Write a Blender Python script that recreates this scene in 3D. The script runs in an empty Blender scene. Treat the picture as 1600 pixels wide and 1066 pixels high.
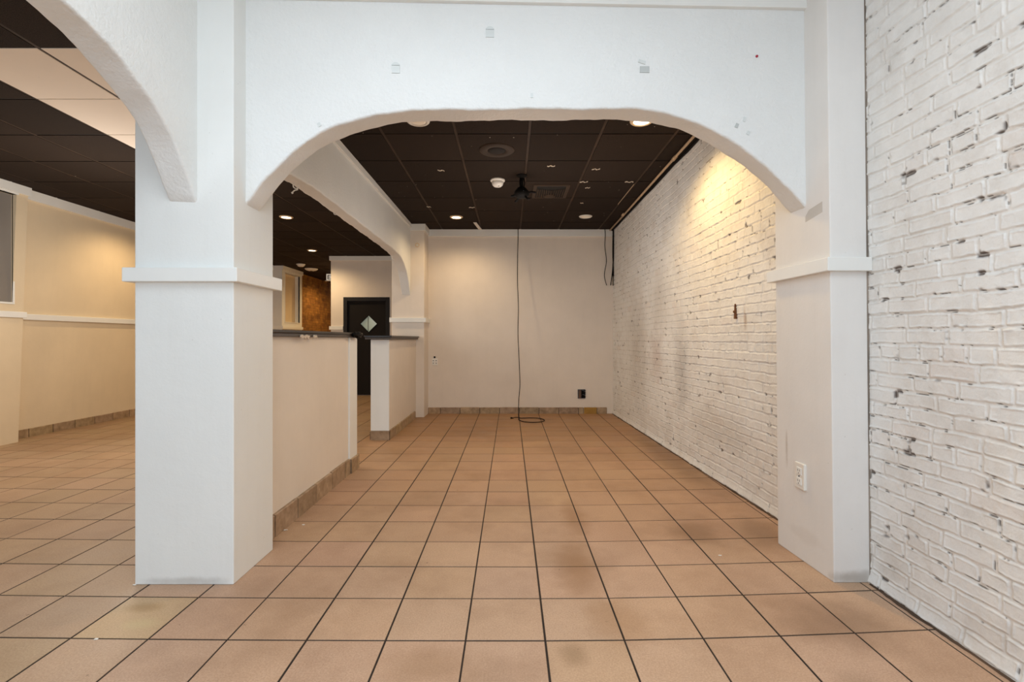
import bpy, bmesh, math, random
import numpy as np
from mathutils import Vector

S = 1.18            # metres per eye-height unit; every length below is in eye heights
F = 767.0
random.seed(7)
RNG = np.random.default_rng(11)
col = bpy.context.scene.collection

# ------------------------------------------------------------------ materials
def srgb(r, g, b):
    f = lambda c: (c/255/12.92) if c/255 <= .04045 else ((c/255+.055)/1.055)**2.4
    return (f(r), f(g), f(b), 1)

def new_mat(name):
    m = bpy.data.materials.new(name); m.use_nodes = True
    return m, m.node_tree, m.node_tree.nodes['Principled BSDF']

def noise(nt, scale, detail=4, rough=.55, coord='Object', dim_scale=None, dist=0):
    tc = nt.nodes.new('ShaderNodeTexCoord')
    n = nt.nodes.new('ShaderNodeTexNoise')
    n.inputs['Scale'].default_value = scale; n.inputs['Detail'].default_value = detail
    n.inputs['Roughness'].default_value = rough; n.inputs['Distortion'].default_value = dist
    if dim_scale:
        mp = nt.nodes.new('ShaderNodeMapping'); mp.inputs['Scale'].default_value = dim_scale
        nt.links.new(tc.outputs[coord], mp.inputs[0]); nt.links.new(mp.outputs[0], n.inputs[0])
    else:
        nt.links.new(tc.outputs[coord], n.inputs[0])
    return n.outputs['Fac']

def ramp(nt, fac, stops):
    r = nt.nodes.new('ShaderNodeValToRGB'); e = r.color_ramp.elements
    while len(e) < len(stops): e.new(.5)
    for i, (p, c) in enumerate(stops):
        e[i].position = p; e[i].color = c if len(c) == 4 else (*c, 1)
    nt.links.new(fac, r.inputs[0]); return r.outputs[0]

def mix(nt, fac, a, b, mode='MIX'):
    m = nt.nodes.new('ShaderNodeMix'); m.data_type = 'RGBA'; m.blend_type = mode
    for sock, v in ((0, fac), (6, a), (7, b)):
        if isinstance(v, (int, float, tuple)): m.inputs[sock].default_value = v
        else: nt.links.new(v, m.inputs[sock])
    return m.outputs[2]

def math_(nt, op, a, b=0.0, clamp=False):
    m = nt.nodes.new('ShaderNodeMath'); m.operation = op; m.use_clamp = clamp
    for i, v in enumerate((a, b)):
        if isinstance(v, (int, float)): m.inputs[i].default_value = v
        else: nt.links.new(v, m.inputs[i])
    return m.outputs[0]

def bump(nt, bsdf, h, strength, dist=.01):
    b = nt.nodes.new('ShaderNodeBump'); b.inputs['Strength'].default_value = strength
    b.inputs['Distance'].default_value = dist
    nt.links.new(h, b.inputs['Height']); nt.links.new(b.outputs[0], bsdf.inputs['Normal'])

def blob(nt, c, r, soft=.35, warp=.25):
    """mask 1 inside an irregular patch centred on c (metres) with radii r"""
    tc = nt.nodes.new('ShaderNodeTexCoord')
    mp = nt.nodes.new('ShaderNodeMapping'); mp.vector_type = 'POINT'
    mp.inputs['Location'].default_value = tuple(-c[i]/r[i] for i in range(3))
    mp.inputs['Scale'].default_value = tuple(1/r[i] for i in range(3))
    nt.links.new(tc.outputs['Object'], mp.inputs[0])
    ln = nt.nodes.new('ShaderNodeVectorMath'); ln.operation = 'LENGTH'
    nt.links.new(mp.outputs[0], ln.inputs[0])
    n = noise(nt, 6, 5, .6)
    d = math_(nt, 'ADD', ln.outputs['Value'], math_(nt, 'MULTIPLY', math_(nt, 'SUBTRACT', n, .5), warp*6))
    r_ = nt.nodes.new('ShaderNodeMapRange'); r_.interpolation_type = 'SMOOTHSTEP'
    r_.inputs['From Min'].default_value = 1; r_.inputs['From Max'].default_value = 1-soft*2
    r_.inputs['To Min'].default_value = 0; r_.inputs['To Max'].default_value = 1
    nt.links.new(d, r_.inputs['Value']); return r_.outputs[0]

def simple(name, c, rough=.5, metal=0, bumps=None, var=0, emit=None):
    m, nt, b = new_mat(name)
    c4 = srgb(*c)
    if var:
        n = noise(nt, 3.0, 5)
        lo = tuple(x*(1-var) for x in c4[:3]); hi = tuple(min(1, x*(1+var*.5)) for x in c4[:3])
        nt.links.new(ramp(nt, n, [(.3, lo), (.7, hi)]), b.inputs['Base Color'])
    else:
        b.inputs['Base Color'].default_value = c4
    b.inputs['Roughness'].default_value = rough; b.inputs['Metallic'].default_value = metal
    if bumps: bump(nt, b, noise(nt, bumps[0], 5, .6), bumps[1], bumps[2] if len(bumps) > 2 else .01)
    if emit:
        b.inputs['Emission Color'].default_value = (*emit[0], 1); b.inputs['Emission Strength'].default_value = emit[1]
    return m

def plaster(name, c, smudge=.06, scuffs=()):
    m, nt, b = new_mat(name)
    c4 = srgb(*c)
    n = noise(nt, 1.6, 6, .6)
    lo = tuple(x*(1-smudge) for x in c4[:3])
    base = ramp(nt, n, [(.35, lo), (.65, c4[:3])])
    st = noise(nt, 1.0, 5, .7, dim_scale=(9, 9, .6))
    base = mix(nt, math_(nt, 'MULTIPLY', ramp(nt, st, [(.5, (0, 0, 0)), (.8, (1, 1, 1))]), .05), base, srgb(150, 138, 122))
    sp = noise(nt, 60, 3, .6)
    base = mix(nt, math_(nt, 'MULTIPLY', ramp(nt, sp, [(.73, (0, 0, 0)), (.77, (1, 1, 1))]), .35), base, srgb(120, 105, 92))
    for (cc, rr, cl, am) in scuffs:
        base = mix(nt, math_(nt, 'MULTIPLY', blob(nt, cc, rr), am), base, srgb(*cl))
    nt.links.new(base, b.inputs['Base Color'])
    b.inputs['Roughness'].default_value = .55
    f = noise(nt, 90, 4, .6); g = noise(nt, 14, 3, .5)
    bump(nt, b, math_(nt, 'ADD', math_(nt, 'MULTIPLY', f, .35), g), .22, .006)
    return m

M = {}
M['plaster'] = plaster('white_plaster', (232, 233, 230), .04)
M['pier_left'] = plaster('pier_left_paint', (232, 233, 230), .04, [((-1.33*S, 1.99*S, .015*S), (.26, .1, .035), (170, 165, 158), .5)])
M['plaster_rough'] = simple('hand_troweled_plaster', (230, 231, 229), .5, bumps=(55, .5, .009), var=.03)
M['wall_back'] = plaster('back_wall_paint', (230, 219, 206), .07)
M['wall_cream'] = plaster('left_room_paint', (226, 208, 178), .07)
M['pier_dirty'] = plaster('pier_paint', (232, 229, 225), .06, [
    ((1.30*S, 2.32*S, .50*S), (.06, .018, .16), (150, 126, 100), .4),
    ((1.31*S, 2.20*S, .12*S), (.10, .26, .05), (170, 156, 138), .12),
    ((1.40*S, 2.00*S, .02*S), (.16, .10, .05), (130, 115, 98), .5)])
M['trim'] = simple('trim_paint', (233, 233, 229), .42, var=.03, bumps=(30, .1, .004))
M['grey_panel'] = simple('grey_panel', (132, 126, 120), .35, var=.08)
M['black_counter'] = simple('black_counter', (40, 34, 31), .3, var=.3, bumps=(60, .2, .003))
M['counter_edge'] = simple('worn_counter_edge', (84, 76, 70), .5, var=.3)
M['black'] = simple('black_plastic', (20, 18, 17), .35)
M['black_rubber'] = simple('black_rubber', (17, 14, 12), .55)
M['door_black'] = simple('black_door_paint', (30, 26, 24), .42, var=.12, bumps=(40, .12, .004))
M['frame_black'] = simple('black_frame_paint', (40, 40, 43), .38, var=.1)
M['door_glass'] = simple('door_glass', (138, 148, 132), .12, var=.15, emit=((.30, .34, .27), .35))  # pane glows faintly by itself, light put into the glass
M['white_plastic'] = simple('white_plastic', (232, 228, 220), .35)
M['slot'] = simple('slot_dark', (60, 52, 44), .6)
M['lens_off'] = simple('unlit_lens', (225, 212, 195), .4, emit=((1, .85, .65), .12))  # switched-off lens, still given a faint glow of its own
M['lens_on'] = simple('lit_lens', (255, 240, 210), .4, emit=((1.0, .80, .50), 9))
M['fixture_warm'] = simple('fixture_ring', (225, 200, 165), .4)  # white ring of lit lamps, their warm glow painted into the colour
M['metal_dark'] = simple('vent_metal', (66, 54, 45), .6)
M['vent_black'] = simple('vent_cavity', (9, 8, 7), .9)
M['speaker_ring'] = simple('painted_speaker_ring', (60, 49, 41), .5, var=.15)
M['speaker_mesh'] = simple('painted_speaker_mesh', (34, 28, 25), .8, bumps=(400, .6, .004))
M['pipe'] = simple('conduit_metal', (196, 168, 136), .45, .1, var=.2)
M['box_metal'] = simple('junction_box_metal', (88, 92, 98), .45, .7, var=.2)
M['box_brown'] = simple('junction_box_side', (92, 70, 55), .6, var=.2)
M['tape'] = simple('yellowed_tape', (214, 218, 216), .3, var=.06)
M['tape_edge'] = simple('tape_edge', (188, 192, 190), .5)
M['strip_tape'] = simple('strip_tape', (204, 198, 190), .4, var=.12)
M['paper'] = simple('torn_paper', (205, 190, 172), .7)
M['red'] = simple('red_sticker', (170, 20, 50), .5)
M['rust'] = simple('rusty_iron', (112, 70, 38), .8, var=.4, bumps=(80, .5, .006))
M['adhesive'] = simple('ochre_adhesive', (178, 136, 62), .8, var=.35, bumps=(40, .7, .01))
M['debris'] = simple('dark_debris', (34, 28, 24), .9, bumps=(60, .8, .01))
M['sign_red'] = simple('sign_letters', (52, 34, 30), .5)
M['sign_white'] = simple('sign_face', (228, 222, 208), .4, emit=((1, .93, .8), .35))
M['white_tile'] = simple('white_ceiling_tile', (226, 214, 200), .8, var=.03, bumps=(120, .15, .004))

# baseboard tile
def base_mat():
    m, nt, b = new_mat('baseboard_tile')
    at = nt.nodes.new('ShaderNodeAttribute'); at.attribute_name = 'tint'
    n = noise(nt, 14, 5, .6)
    c = ramp(nt, n, [(.3, srgb(136, 112, 84)), (.7, srgb(184, 158, 128))])
    c = mix(nt, 1.0, c, at.outputs['Color'], 'MULTIPLY')
    nt.links.new(c, b.inputs['Base Color']); b.inputs['Roughness'].default_value = .5
    bump(nt, b, noise(nt, 60, 4), .15, .004)
    return m
M['base_tile'] = base_mat()
M['grout'] = simple('dark_grout', (44, 32, 24), .85, var=.3, bumps=(120, .5, .004))

M['crack'] = simple('paint_crack', (150, 138, 126), .9, var=.6)
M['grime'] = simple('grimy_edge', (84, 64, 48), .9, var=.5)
def floor_mat():
    m, nt, b = new_mat('quarry_tile')
    at = nt.nodes.new('ShaderNodeAttribute'); at.attribute_name = 'tint'
    fine = noise(nt, 150, 4, .75)
    cloud = noise(nt, 5, 6, .6)
    c = ramp(nt, cloud, [(.3, srgb(184, 150, 126)), (.7, srgb(202, 168, 143))])
    c = mix(nt, .40, c, ramp(nt, fine, [(.3, srgb(150, 114, 84)), (.7, srgb(228, 196, 164))]))
    c = mix(nt, 1.0, c, at.outputs['Color'], 'MULTIPLY')
    # large wear, darker toward the right wall and the far end
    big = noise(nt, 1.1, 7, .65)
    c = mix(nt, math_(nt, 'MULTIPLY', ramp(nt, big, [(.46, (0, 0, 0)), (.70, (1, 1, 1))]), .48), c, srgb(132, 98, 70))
    for (x, y, rx, ry, cl, am) in [
        (.30, 2.15, .13, .42, (142, 100, 60), .55), (.36, 2.75, .10, .40, (140, 98, 58), .5),
        (.95, 2.55, .22, .22, (120, 88, 60), .55), (1.30, 2.55, .2, .3, (112, 84, 60), .5),
        (1.15, 1.72, .30, .22, (122, 92, 68), .45), (1.02, 1.35, .12, .16, (112, 92, 66), .45),
        (.38, 1.75, .16, .2, (150, 108, 66), .4), (.20, 1.56, .07, .09, (126, 98, 66), .45),
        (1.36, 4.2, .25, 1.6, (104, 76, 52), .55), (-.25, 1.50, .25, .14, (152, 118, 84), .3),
        (-1.30, 1.72, .09, .05, (206, 186, 140), .5), (-1.37, 1.83, .10, .05, (150, 118, 70), .5)]:
        c = mix(nt, math_(nt, 'MULTIPLY', blob(nt, (x*S, y*S, 0), (rx*S, ry*S, 5), .45, .12), am), c, srgb(*cl))
    sp = noise(nt, 26, 3, .5)
    c = mix(nt, math_(nt, 'MULTIPLY', ramp(nt, sp, [(.745, (0, 0, 0)), (.765, (1, 1, 1))]), .6), c, srgb(80, 54, 36))
    nt.links.new(c, b.inputs['Base Color'])
    nt.links.new(ramp(nt, cloud, [(.3, (.42,)*3), (.7, (.58,)*3)]), b.inputs['Roughness'])
    b.inputs['Specular IOR Level'].default_value = .3
    bump(nt, b, math_(nt, 'ADD', fine, noise(nt, 7, 3)), .12, .004)
    return m
M['floor_tile'] = floor_mat()


def brick_mat(name, white=True):
    m, nt, b = new_mat(name)
    at = nt.nodes.new('ShaderNodeAttribute'); at.attribute_name = 'tint'
    sep = nt.nodes.new('ShaderNodeSeparateColor'); nt.links.new(at.outputs['Color'], sep.inputs[0])
    hole, joint, rnd = sep.outputs[0], sep.outputs[1], sep.outputs[2]
    if white:
        n = noise(nt, 9, 6, .65)
        c = ramp(nt, n, [(.3, srgb(226, 225, 222)), (.7, srgb(238, 238, 236))])
        c = mix(nt, math_(nt, 'MULTIPLY', joint, .25), c, srgb(214, 208, 200))
        c = mix(nt, math_(nt, 'MULTIPLY', ramp(nt, rnd, [(.8, (0, 0, 0)), (1, (1, 1, 1))]), .22), c, srgb(208, 178, 158))
        for (y, z, ry, rz, cl, am) in [
            (4.10, .75, .26, .65, (120, 112, 108), .40), (4.75, .85, .30, .40, (150, 104, 80), .32),
            (4.6, 1.35, .5, .5, (150, 138, 126), .30), (3.45, .35, .7, .25, (160, 150, 138), .3),
            (3.0, 1.12, .03, .12, (150, 110, 70), .6), (5.4, .9, .6, 1.0, (150, 136, 120), .42)]:
            c = mix(nt, math_(nt, 'MULTIPLY', blob(nt, (1.42*S, y*S, z*S), (5, ry*S, rz*S), .5, .2), am), c, srgb(*cl))
        gr = noise(nt, 3, 6, .7)
        c = mix(nt, math_(nt, 'MULTIPLY', ramp(nt, gr, [(.5, (0, 0, 0)), (.72, (1, 1, 1))]), .30), c, srgb(168, 150, 130))
        c = mix(nt, hole, c, srgb(72, 56, 48))
        b.inputs['Roughness'].default_value = .42
        bump(nt, b, math_(nt, 'ADD', noise(nt, 70, 5, .6), noise(nt, 18, 4)), .25, .008)
    else:
        c = ramp(nt, rnd, [(0, srgb(84, 48, 24)), (.5, srgb(136, 88, 42)), (1, srgb(180, 128, 62))])
        c = mix(nt, math_(nt, 'MULTIPLY', joint, .7), c, srgb(84, 60, 34))
        c = mix(nt, .4, c, ramp(nt, noise(nt, 4, 6, .7), [(.35, srgb(80, 52, 24)), (.65, srgb(196, 148, 66))]))
        b.inputs['Roughness'].default_value = .85
        bump(nt, b, noise(nt, 60, 5, .6), .5, .01)
    nt.links.new(c, b.inputs['Base Color'])
    return m
M['white_brick'] = brick_mat('white_painted_brick')
M['bare_brick'] = brick_mat('bare_brick', False)

def ceil_mat():
    m, nt, b = new_mat('black_ceiling_tile')
    at = nt.nodes.new('ShaderNodeAttribute'); at.attribute_name = 'tint'
    n = noise(nt, 220, 3, .7)
    c = ramp(nt, n, [(.35, srgb(30, 24, 20)), (.65, srgb(60, 49, 42))])
    c = mix(nt, 1.0, c, at.outputs['Color'], 'MULTIPLY')
    nt.links.new(c, b.inputs['Base Color']); b.inputs['Roughness'].default_value = .9; b.inputs['Specular IOR Level'].default_value = .1
    bump(nt, b, n, .5, .006)
    return m
M['ceil_tile'] = ceil_mat()
M['tbar'] = simple('ceiling_tbar', (66, 52, 42), .5, var=.45)
M['tbar_black'] = simple('ceiling_tbar_black', (30, 24, 20), .5)

for k_ in ('door_black', 'frame_black', 'speaker_ring', 'speaker_mesh', 'metal_dark', 'tbar', 'tbar_black', 'black', 'black_rubber'):
    M[k_].node_tree.nodes['Principled BSDF'].inputs['Specular IOR Level'].default_value = .15; M[k_].node_tree.nodes['Principled BSDF'].inputs['Roughness'].default_value = .7

# ------------------------------------------------------------------ mesh helpers
class MB:
    def __init__(self): self.bm = bmesh.new()
    def quad(self, *p):
        return self.bm.faces.new([self.bm.verts.new(Vector(q)) for q in p])
    def hexa(self, lo, hi):
        """lo, hi: four corners each, counter-clockwise from above"""
        a = [self.bm.verts.new(Vector(q)) for q in lo]; b = [self.bm.verts.new(Vector(q)) for q in hi]
        self.bm.faces.new(a[::-1]); self.bm.faces.new(b)
        for i in range(4): self.bm.faces.new([a[i], a[(i+1) % 4], b[(i+1) % 4], b[i]])
        return self
    def box(self, x0, x1, y0, y1, z0, z1):
        return self.hexa([(x0, y0, z0), (x1, y0, z0), (x1, y1, z0), (x0, y1, z0)],
                         [(x0, y0, z1), (x1, y0, z1), (x1, y1, z1), (x0, y1, z1)])
    def lathe(self, c, prof, n=40, axis='z'):
        rings = []
        for (r, t) in prof:
            ring = []
            for k in range(n):
                a = 2*math.pi*k/n; u, v = r*math.cos(a), r*math.sin(a)
                p = {'z': (u, v, t), 'y': (u, t, v), 'x': (t, u, v)}[axis]
                ring.append(self.bm.verts.new(Vector(c)+Vector(p)))
            rings.append(ring)
        for i in range(len(rings)-1):
            for k in range(n):
                self.bm.faces.new([rings[i][k], rings[i][(k+1) % n], rings[i+1][(k+1) % n], rings[i+1][k]])
        for ring in (rings[0], rings[-1]):
            try: self.bm.faces.new(ring)
            except ValueError: pass
        return self
    def tube(self, pts, r, n=10):
        pts = [Vector(p) for p in pts]; rings = []
        for i, p in enumerate(pts):
            d = (pts[min(i+1, len(pts)-1)]-pts[max(i-1, 0)]).normalized()
            a = d.cross(Vector((.13, .21, .97)) if abs(d.z) < .9 else Vector((1, 0, 0))).normalized(); b = d.cross(a)
            rings.append([self.bm.verts.new(p+(a*math.cos(2*math.pi*k/n)+b*math.sin(2*math.pi*k/n))*r) for k in range(n)])
        for i in range(len(rings)-1):
            for k in range(n):
                self.bm.faces.new([rings[i][k], rings[i][(k+1) % n], rings[i+1][(k+1) % n], rings[i+1][k]])
        self.bm.faces.new(rings[0]); self.bm.faces.new(rings[-1][::-1])
        return self

def wloc(o):
    v = Vector((0, 0, 0))
    while o: v += o.location; o = o.parent
    return v

def obj(name, mb, mat, parent=None, bevel=0, smooth=False, seg=2, origin=None):
    bm = mb.bm
    bmesh.ops.recalc_face_normals(bm, faces=bm.faces)
    off = wloc(parent) if parent else (Vector(origin)*S if origin else Vector((0, 0, 0)))
    for v in bm.verts: v.co = v.co*S-off
    me = bpy.data.meshes.new(name); bm.to_mesh(me); bm.free()
    me.materials.append(mat)
    if smooth:
        me.polygons.foreach_set('use_smooth', [True]*len(me.polygons))
    o = bpy.data.objects.new(name, me); col.objects.link(o)
    if parent: o.parent = parent
    elif origin: o.location = off
    if bevel:
        b = o.modifiers.new('edge', 'BEVEL'); b.width = bevel*S; b.segments = seg; b.limit_method = 'ANGLE'
        b.angle_limit = math.radians(50)
    return o

def thing(name, label, cat, loc, group=None):
    o = bpy.data.objects.new(name, None); col.objects.link(o); o.location = Vector(loc)*S
    o.empty_display_size = .05
    return tag(o, label, cat, group)
def tag(o, label, cat, group=None):
    o['label'] = label; o['category'] = cat
    if group: o['group'] = group
    return o
def struct(name, mb, mat, bevel=0, smooth=False, parent=None, seg=2, label=None, cat=None):
    o = obj(name, mb, mat, parent, bevel, smooth, seg)
    if not parent:
        o['kind'] = 'structure'
        if label: o['label'] = label; o['category'] = cat
    return o

def P(px, py, Y):      # a reading off the photograph at depth Y
    return ((px-797)/F*Y, Y, 1+(530-py)*Y/F)

# ------------------------------------------------------------------ value noise in numpy
def vnoise(u, v, seed):
    def hsh(i, j):
        n = (i.astype(np.int64)*374761393+j.astype(np.int64)*668265263+seed*1442695041) & 0xffffffff
        n = ((n ^ (n >> 13))*1274126177) & 0xffffffff
        return ((n ^ (n >> 16)) & 0xffff)/65535.0
    iu, iv = np.floor(u), np.floor(v); fu, fv = u-iu, v-iv
    fu = fu*fu*(3-2*fu); fv = fv*fv*(3-2*fv)
    a, b, c, d = hsh(iu, iv), hsh(iu+1, iv), hsh(iu, iv+1), hsh(iu+1, iv+1)
    return (a*(1-fu)+b*fu)*(1-fv)+(c*(1-fu)+d*fu)*fv
def fbm(u, v, seed, o=4):
    t, a, s = 0, .5, 0
    for k in range(o):
        t = t+a*vnoise(u*2**k, v*2**k, seed+k); s += a; a *= .5
    return t/s

def hash1(a, b, seed):
    n = (a.astype(np.int64)*374761393+b.astype(np.int64)*668265263+seed*974634777) & 0xffffffff
    n = ((n ^ (n >> 13))*1274126177) & 0xffffffff
    return ((n ^ (n >> 16)) & 0xffff)/65535.0

def grid_mesh(name, X, Y, Z, mat, tint=None, parent=None):
    nu, nv = X.shape
    co = np.stack([X, Y, Z], -1).reshape(-1, 3)*S
    idx = np.arange(nu*nv).reshape(nu, nv)
    q = np.stack([idx[:-1, :-1], idx[1:, :-1], idx[1:, 1:], idx[:-1, 1:]], -1).reshape(-1, 4)
    me = bpy.data.meshes.new(name)
    me.vertices.add(len(co)); me.vertices.foreach_set('co', co.ravel().astype(np.float32))
    me.loops.add(q.size); me.loops.foreach_set('vertex_index', q.ravel().astype(np.int32))
    me.polygons.add(len(q)); me.polygons.foreach_set('loop_start', np.arange(0, q.size, 4, dtype=np.int32))
    me.polygons.foreach_set('loop_total', np.full(len(q), 4, dtype=np.int32))
    me.update(calc_edges=True); me.polygons.foreach_set('use_smooth', np.ones(len(q), dtype=bool))
    if tint is not None:
        a = me.color_attributes.new('tint', 'FLOAT_COLOR', 'POINT')
        a.data.foreach_set('color', np.concatenate([tint.reshape(-1, 3), np.ones((nu*nv, 1))], 1).ravel().astype(np.float32))
    me.materials.append(mat)
    o = bpy.data.objects.new(name, me); col.objects.link(o); o['kind'] = 'structure'
    if parent: o.parent = parent
    return o

def brick_wall(name, us, vs, xfun, side, mat, seed, course=.0575, length=.180, depth=.0055, holes=1.0):
    """us along Y, vs along Z, side=+1 relief pushes toward +x, -1 toward -x"""
    U, V = np.meshgrid(us, vs, indexing='ij')
    wu = U+.010*(fbm(U*9, V*9, seed)-.5)+.004*(fbm(U*40, V*40, seed+3)-.5)
    wv = V+.014*(fbm(U*3.2, V*5, seed+7)-.5)+.010*(fbm(U*16, V*16, seed+9)-.5)+.004*(fbm(U*50, V*50, seed+5)-.5)
    row = np.floor(wv/course)
    head = (np.mod(row, 6) == 4)
    L = np.where(head, length*.52, length*1.0)
    off = hash1(row, row*0, seed+1)*.5*length+np.where(np.mod(row, 2) == 0, 0, length*.5)
    bu = (wu+off+7)/L
    bi = np.floor(bu)
    lu = (bu-bi)*L; lv = wv-row*course
    rb = hash1(bi, row, seed+2); rc = hash1(bi, row, seed+3); rd = hash1(bi, row, seed+4)
    eu = np.minimum(lu, L-lu)-.004-.002*rc; ev = np.minimum(lv, course-lv)-.0035-.002*rd
    # rounded-corner edge distance
    w = .010
    e = np.minimum(np.minimum(eu, ev), .7*(np.clip(eu, -1, w)+np.clip(ev, -1, w))+.0)
    k = np.clip((e+.001)/.0045, 0, 1); k = k*k*(3-2*k)
    rr = hash1(row, row*0, seed+15)
    rg = fbm(U*22, V*40, seed+30)
    ridge = np.exp(-((e-.0030)/.0026)**2)*np.clip(rg*2.6-.75, 0, 1.1)
    h = depth*((rb-.5)*.35+.35*(rr > .86)) + k*((rc-.5)*.014*(lu-L/2)+(rd-.5)*.03*(lv-course/2))
    h += -(1-k)*depth*.5+ridge*depth*.62
    h += .0016*(fbm(U*24, V*24, seed+20)-.5)+.0012*(fbm(U*80, V*80, seed+21)-.5)
    h += .012*(fbm(U*1.3, V*1.8, seed+40)-.5)
    nh = fbm(U*26, V*60, seed+50, 3); nz = fbm(U*2.6, V*3.1, seed+51, 2)
    lowside = np.where(lv < course*.5, 1.0, .93)
    near = np.exp(-((e+.0008)/.0024)**2)*lowside
    hole = np.clip((near*nh-.600+(.20*(nz-.5)*2))*14*holes, 0, 1)*.9 if holes else U*0
    if holes:
        big = np.exp(-(e/.0055)**2)*np.clip((fbm(U*15, V*19, seed+60, 3)-.745)*16, 0, 1)
        hole = np.clip(hole+big, 0, 1)
    h -= .005*hole
    X = xfun(U, V)+side*h
    tint = np.stack([hole, np.clip(1-k, 0, 1), rb*.6+hash1(bi, row, seed+8)*.4], -1)
    Z = V
    return grid_mesh(name, X if side < 0 else X, U, Z, mat, tint)

# ------------------------------------------------------------------ FLOOR
HC = 2.47                      # suspended ceiling height
T = .2643
def warp(x, y):
    if x < 0: return y+.0063*x*x
    return y+(.045*max(0, x-.2)**1.5)*min(1, 4.0/max(y, 1))
def build_floor():
    g0 = .0045; bz = .0014
    vs, fs, tint, mats = [], [], [], []
    def add(p, t):
        vs.append((p[0]*S, p[1]*S, p[2]*S)); tint.append(t); return len(vs)-1
    gx0, gy0 = -.148, 1.6267
    nx0, nx1 = -20, 7; ny0, ny1 = -17, 47
    for i in range(nx0, nx1):
        for j in range(ny0, ny1):
            x0, x1 = gx0+i*T, gx0+(i+1)*T; y0, y1 = gy0+j*T, gy0+(j+1)*T
            r = random.Random(i*977+j*131)
            ga = .0030+.0009*math.sin(i*2.1); gb = .0030
            x0 += ga; x1 -= ga; y0 += gb+r.uniform(-.0006, .0006); y1 -= gb
            rot = r.uniform(-.0012, .0012)
            v = r.uniform(.95, 1.04)
            t = (v*r.uniform(.99, 1.02), v*r.uniform(.975, 1.01), v*r.uniform(.95, 1.01), 1)
            if y0 > 2.0:                     # dirtier, darker tiles deeper in the room, with warm lamplight painted in as orange
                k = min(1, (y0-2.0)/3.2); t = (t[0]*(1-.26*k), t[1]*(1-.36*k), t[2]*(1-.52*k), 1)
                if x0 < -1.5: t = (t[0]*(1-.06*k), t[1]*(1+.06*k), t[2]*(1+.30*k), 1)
            if y0 > 1.6 and y0 < 1.8 and abs(x0+1.472) < .05: t = (1.02, 1.06, .92, 1)
            if x0 < -1.5: t = (t[0]*.93, t[1]*.96, t[2]*.92, 1)
            zt = r.uniform(-.0002, .0004)
            outer = [(x0, y0), (x1, y0), (x1, y1), (x0, y1)]
            inner = [(x0+bz, y0+bz), (x1-bz, y0+bz), (x1-bz, y1-bz), (x0+bz, y1-bz)]
            te = tuple(c*.5 for c in t[:3])+(1,)
            W = lambda p: (p[0]+rot*(p[1]-y0), warp(*p))
            a = [add((*W(p), -.009), te) for p in outer]
            b = [add((*W(p), -.0007), te) for p in outer]
            c = [add((*W(p), zt), t) for p in inner]
            for k in range(4):
                fs.append((a[k], a[(k+1) % 4], b[(k+1) % 4], b[k])); fs.append((b[k], b[(k+1) % 4], c[(k+1) % 4], c[k]))
            fs.append(tuple(c))
    mats = [0]*len(fs)
    x0, x1, y0, y1 = gx0+nx0*T, gx0+nx1*T, gy0+ny0*T-.1, gy0+ny1*T+.3
    q = [add((x, y, -.0016), (1, 1, 1, 1)) for x, y in ((x0, y0), (x1, y0), (x1, y1), (x0, y1))]
    fs.append(tuple(q)); mats.append(1)
    me = bpy.data.meshes.new('floor'); me.from_pydata(vs, [], fs)
    a = me.color_attributes.new('tint', 'FLOAT_COLOR', 'POINT')
    a.data.foreach_set('color', np.array(tint, dtype=np.float32).ravel())
    me.materials.append(M['floor_tile']); me.materials.append(M['grout'])
    me.polygons.foreach_set('material_index', mats)
    o = bpy.data.objects.new('floor', me); col.objects.link(o); o['kind'] = 'structure'
build_floor()

# ------------------------------------------------------------------ BRICK WALLS
def xr_near(U, V): return 1.481-.010*V+.004*(U-2)*0
def xr_far(U, V):
    t = np.clip((U-2.4)/(6.589-2.4), 0, 1); bot = 1.500+(1.382-1.500)*t
    k = np.clip(V/2.47, 0, 1); return bot*(1-k)+1.380*k
# small skirting bulge where the wall meets the floor
def bulge(f, a): return lambda U, V: f(U, V)-a*np.exp(-(V/.035)**2)
us = np.concatenate([np.arange(-2.6, .9, .03), np.arange(.9, 2.25, .0031)])
brick_wall('wall_right', us, np.arange(-.01, 2.76, .0033), bulge(xr_near, .012), -1, M['white_brick'], 5)
us = np.arange(2.25, 6.66, .0052)
brick_wall('wall_right_far', us, np.arange(-.01, 2.50, .0040), bulge(xr_far, .012), -1, M['white_brick'], 9, depth=.0052)
us = np.arange(10.72, 13.4, .012)
brick_wall('wall_corridor', us, np.arange(-.01, 2.50, .009), lambda U, V: -4.68+U*0, 1, M['bare_brick'], 21, depth=.008, holes=0)

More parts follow.
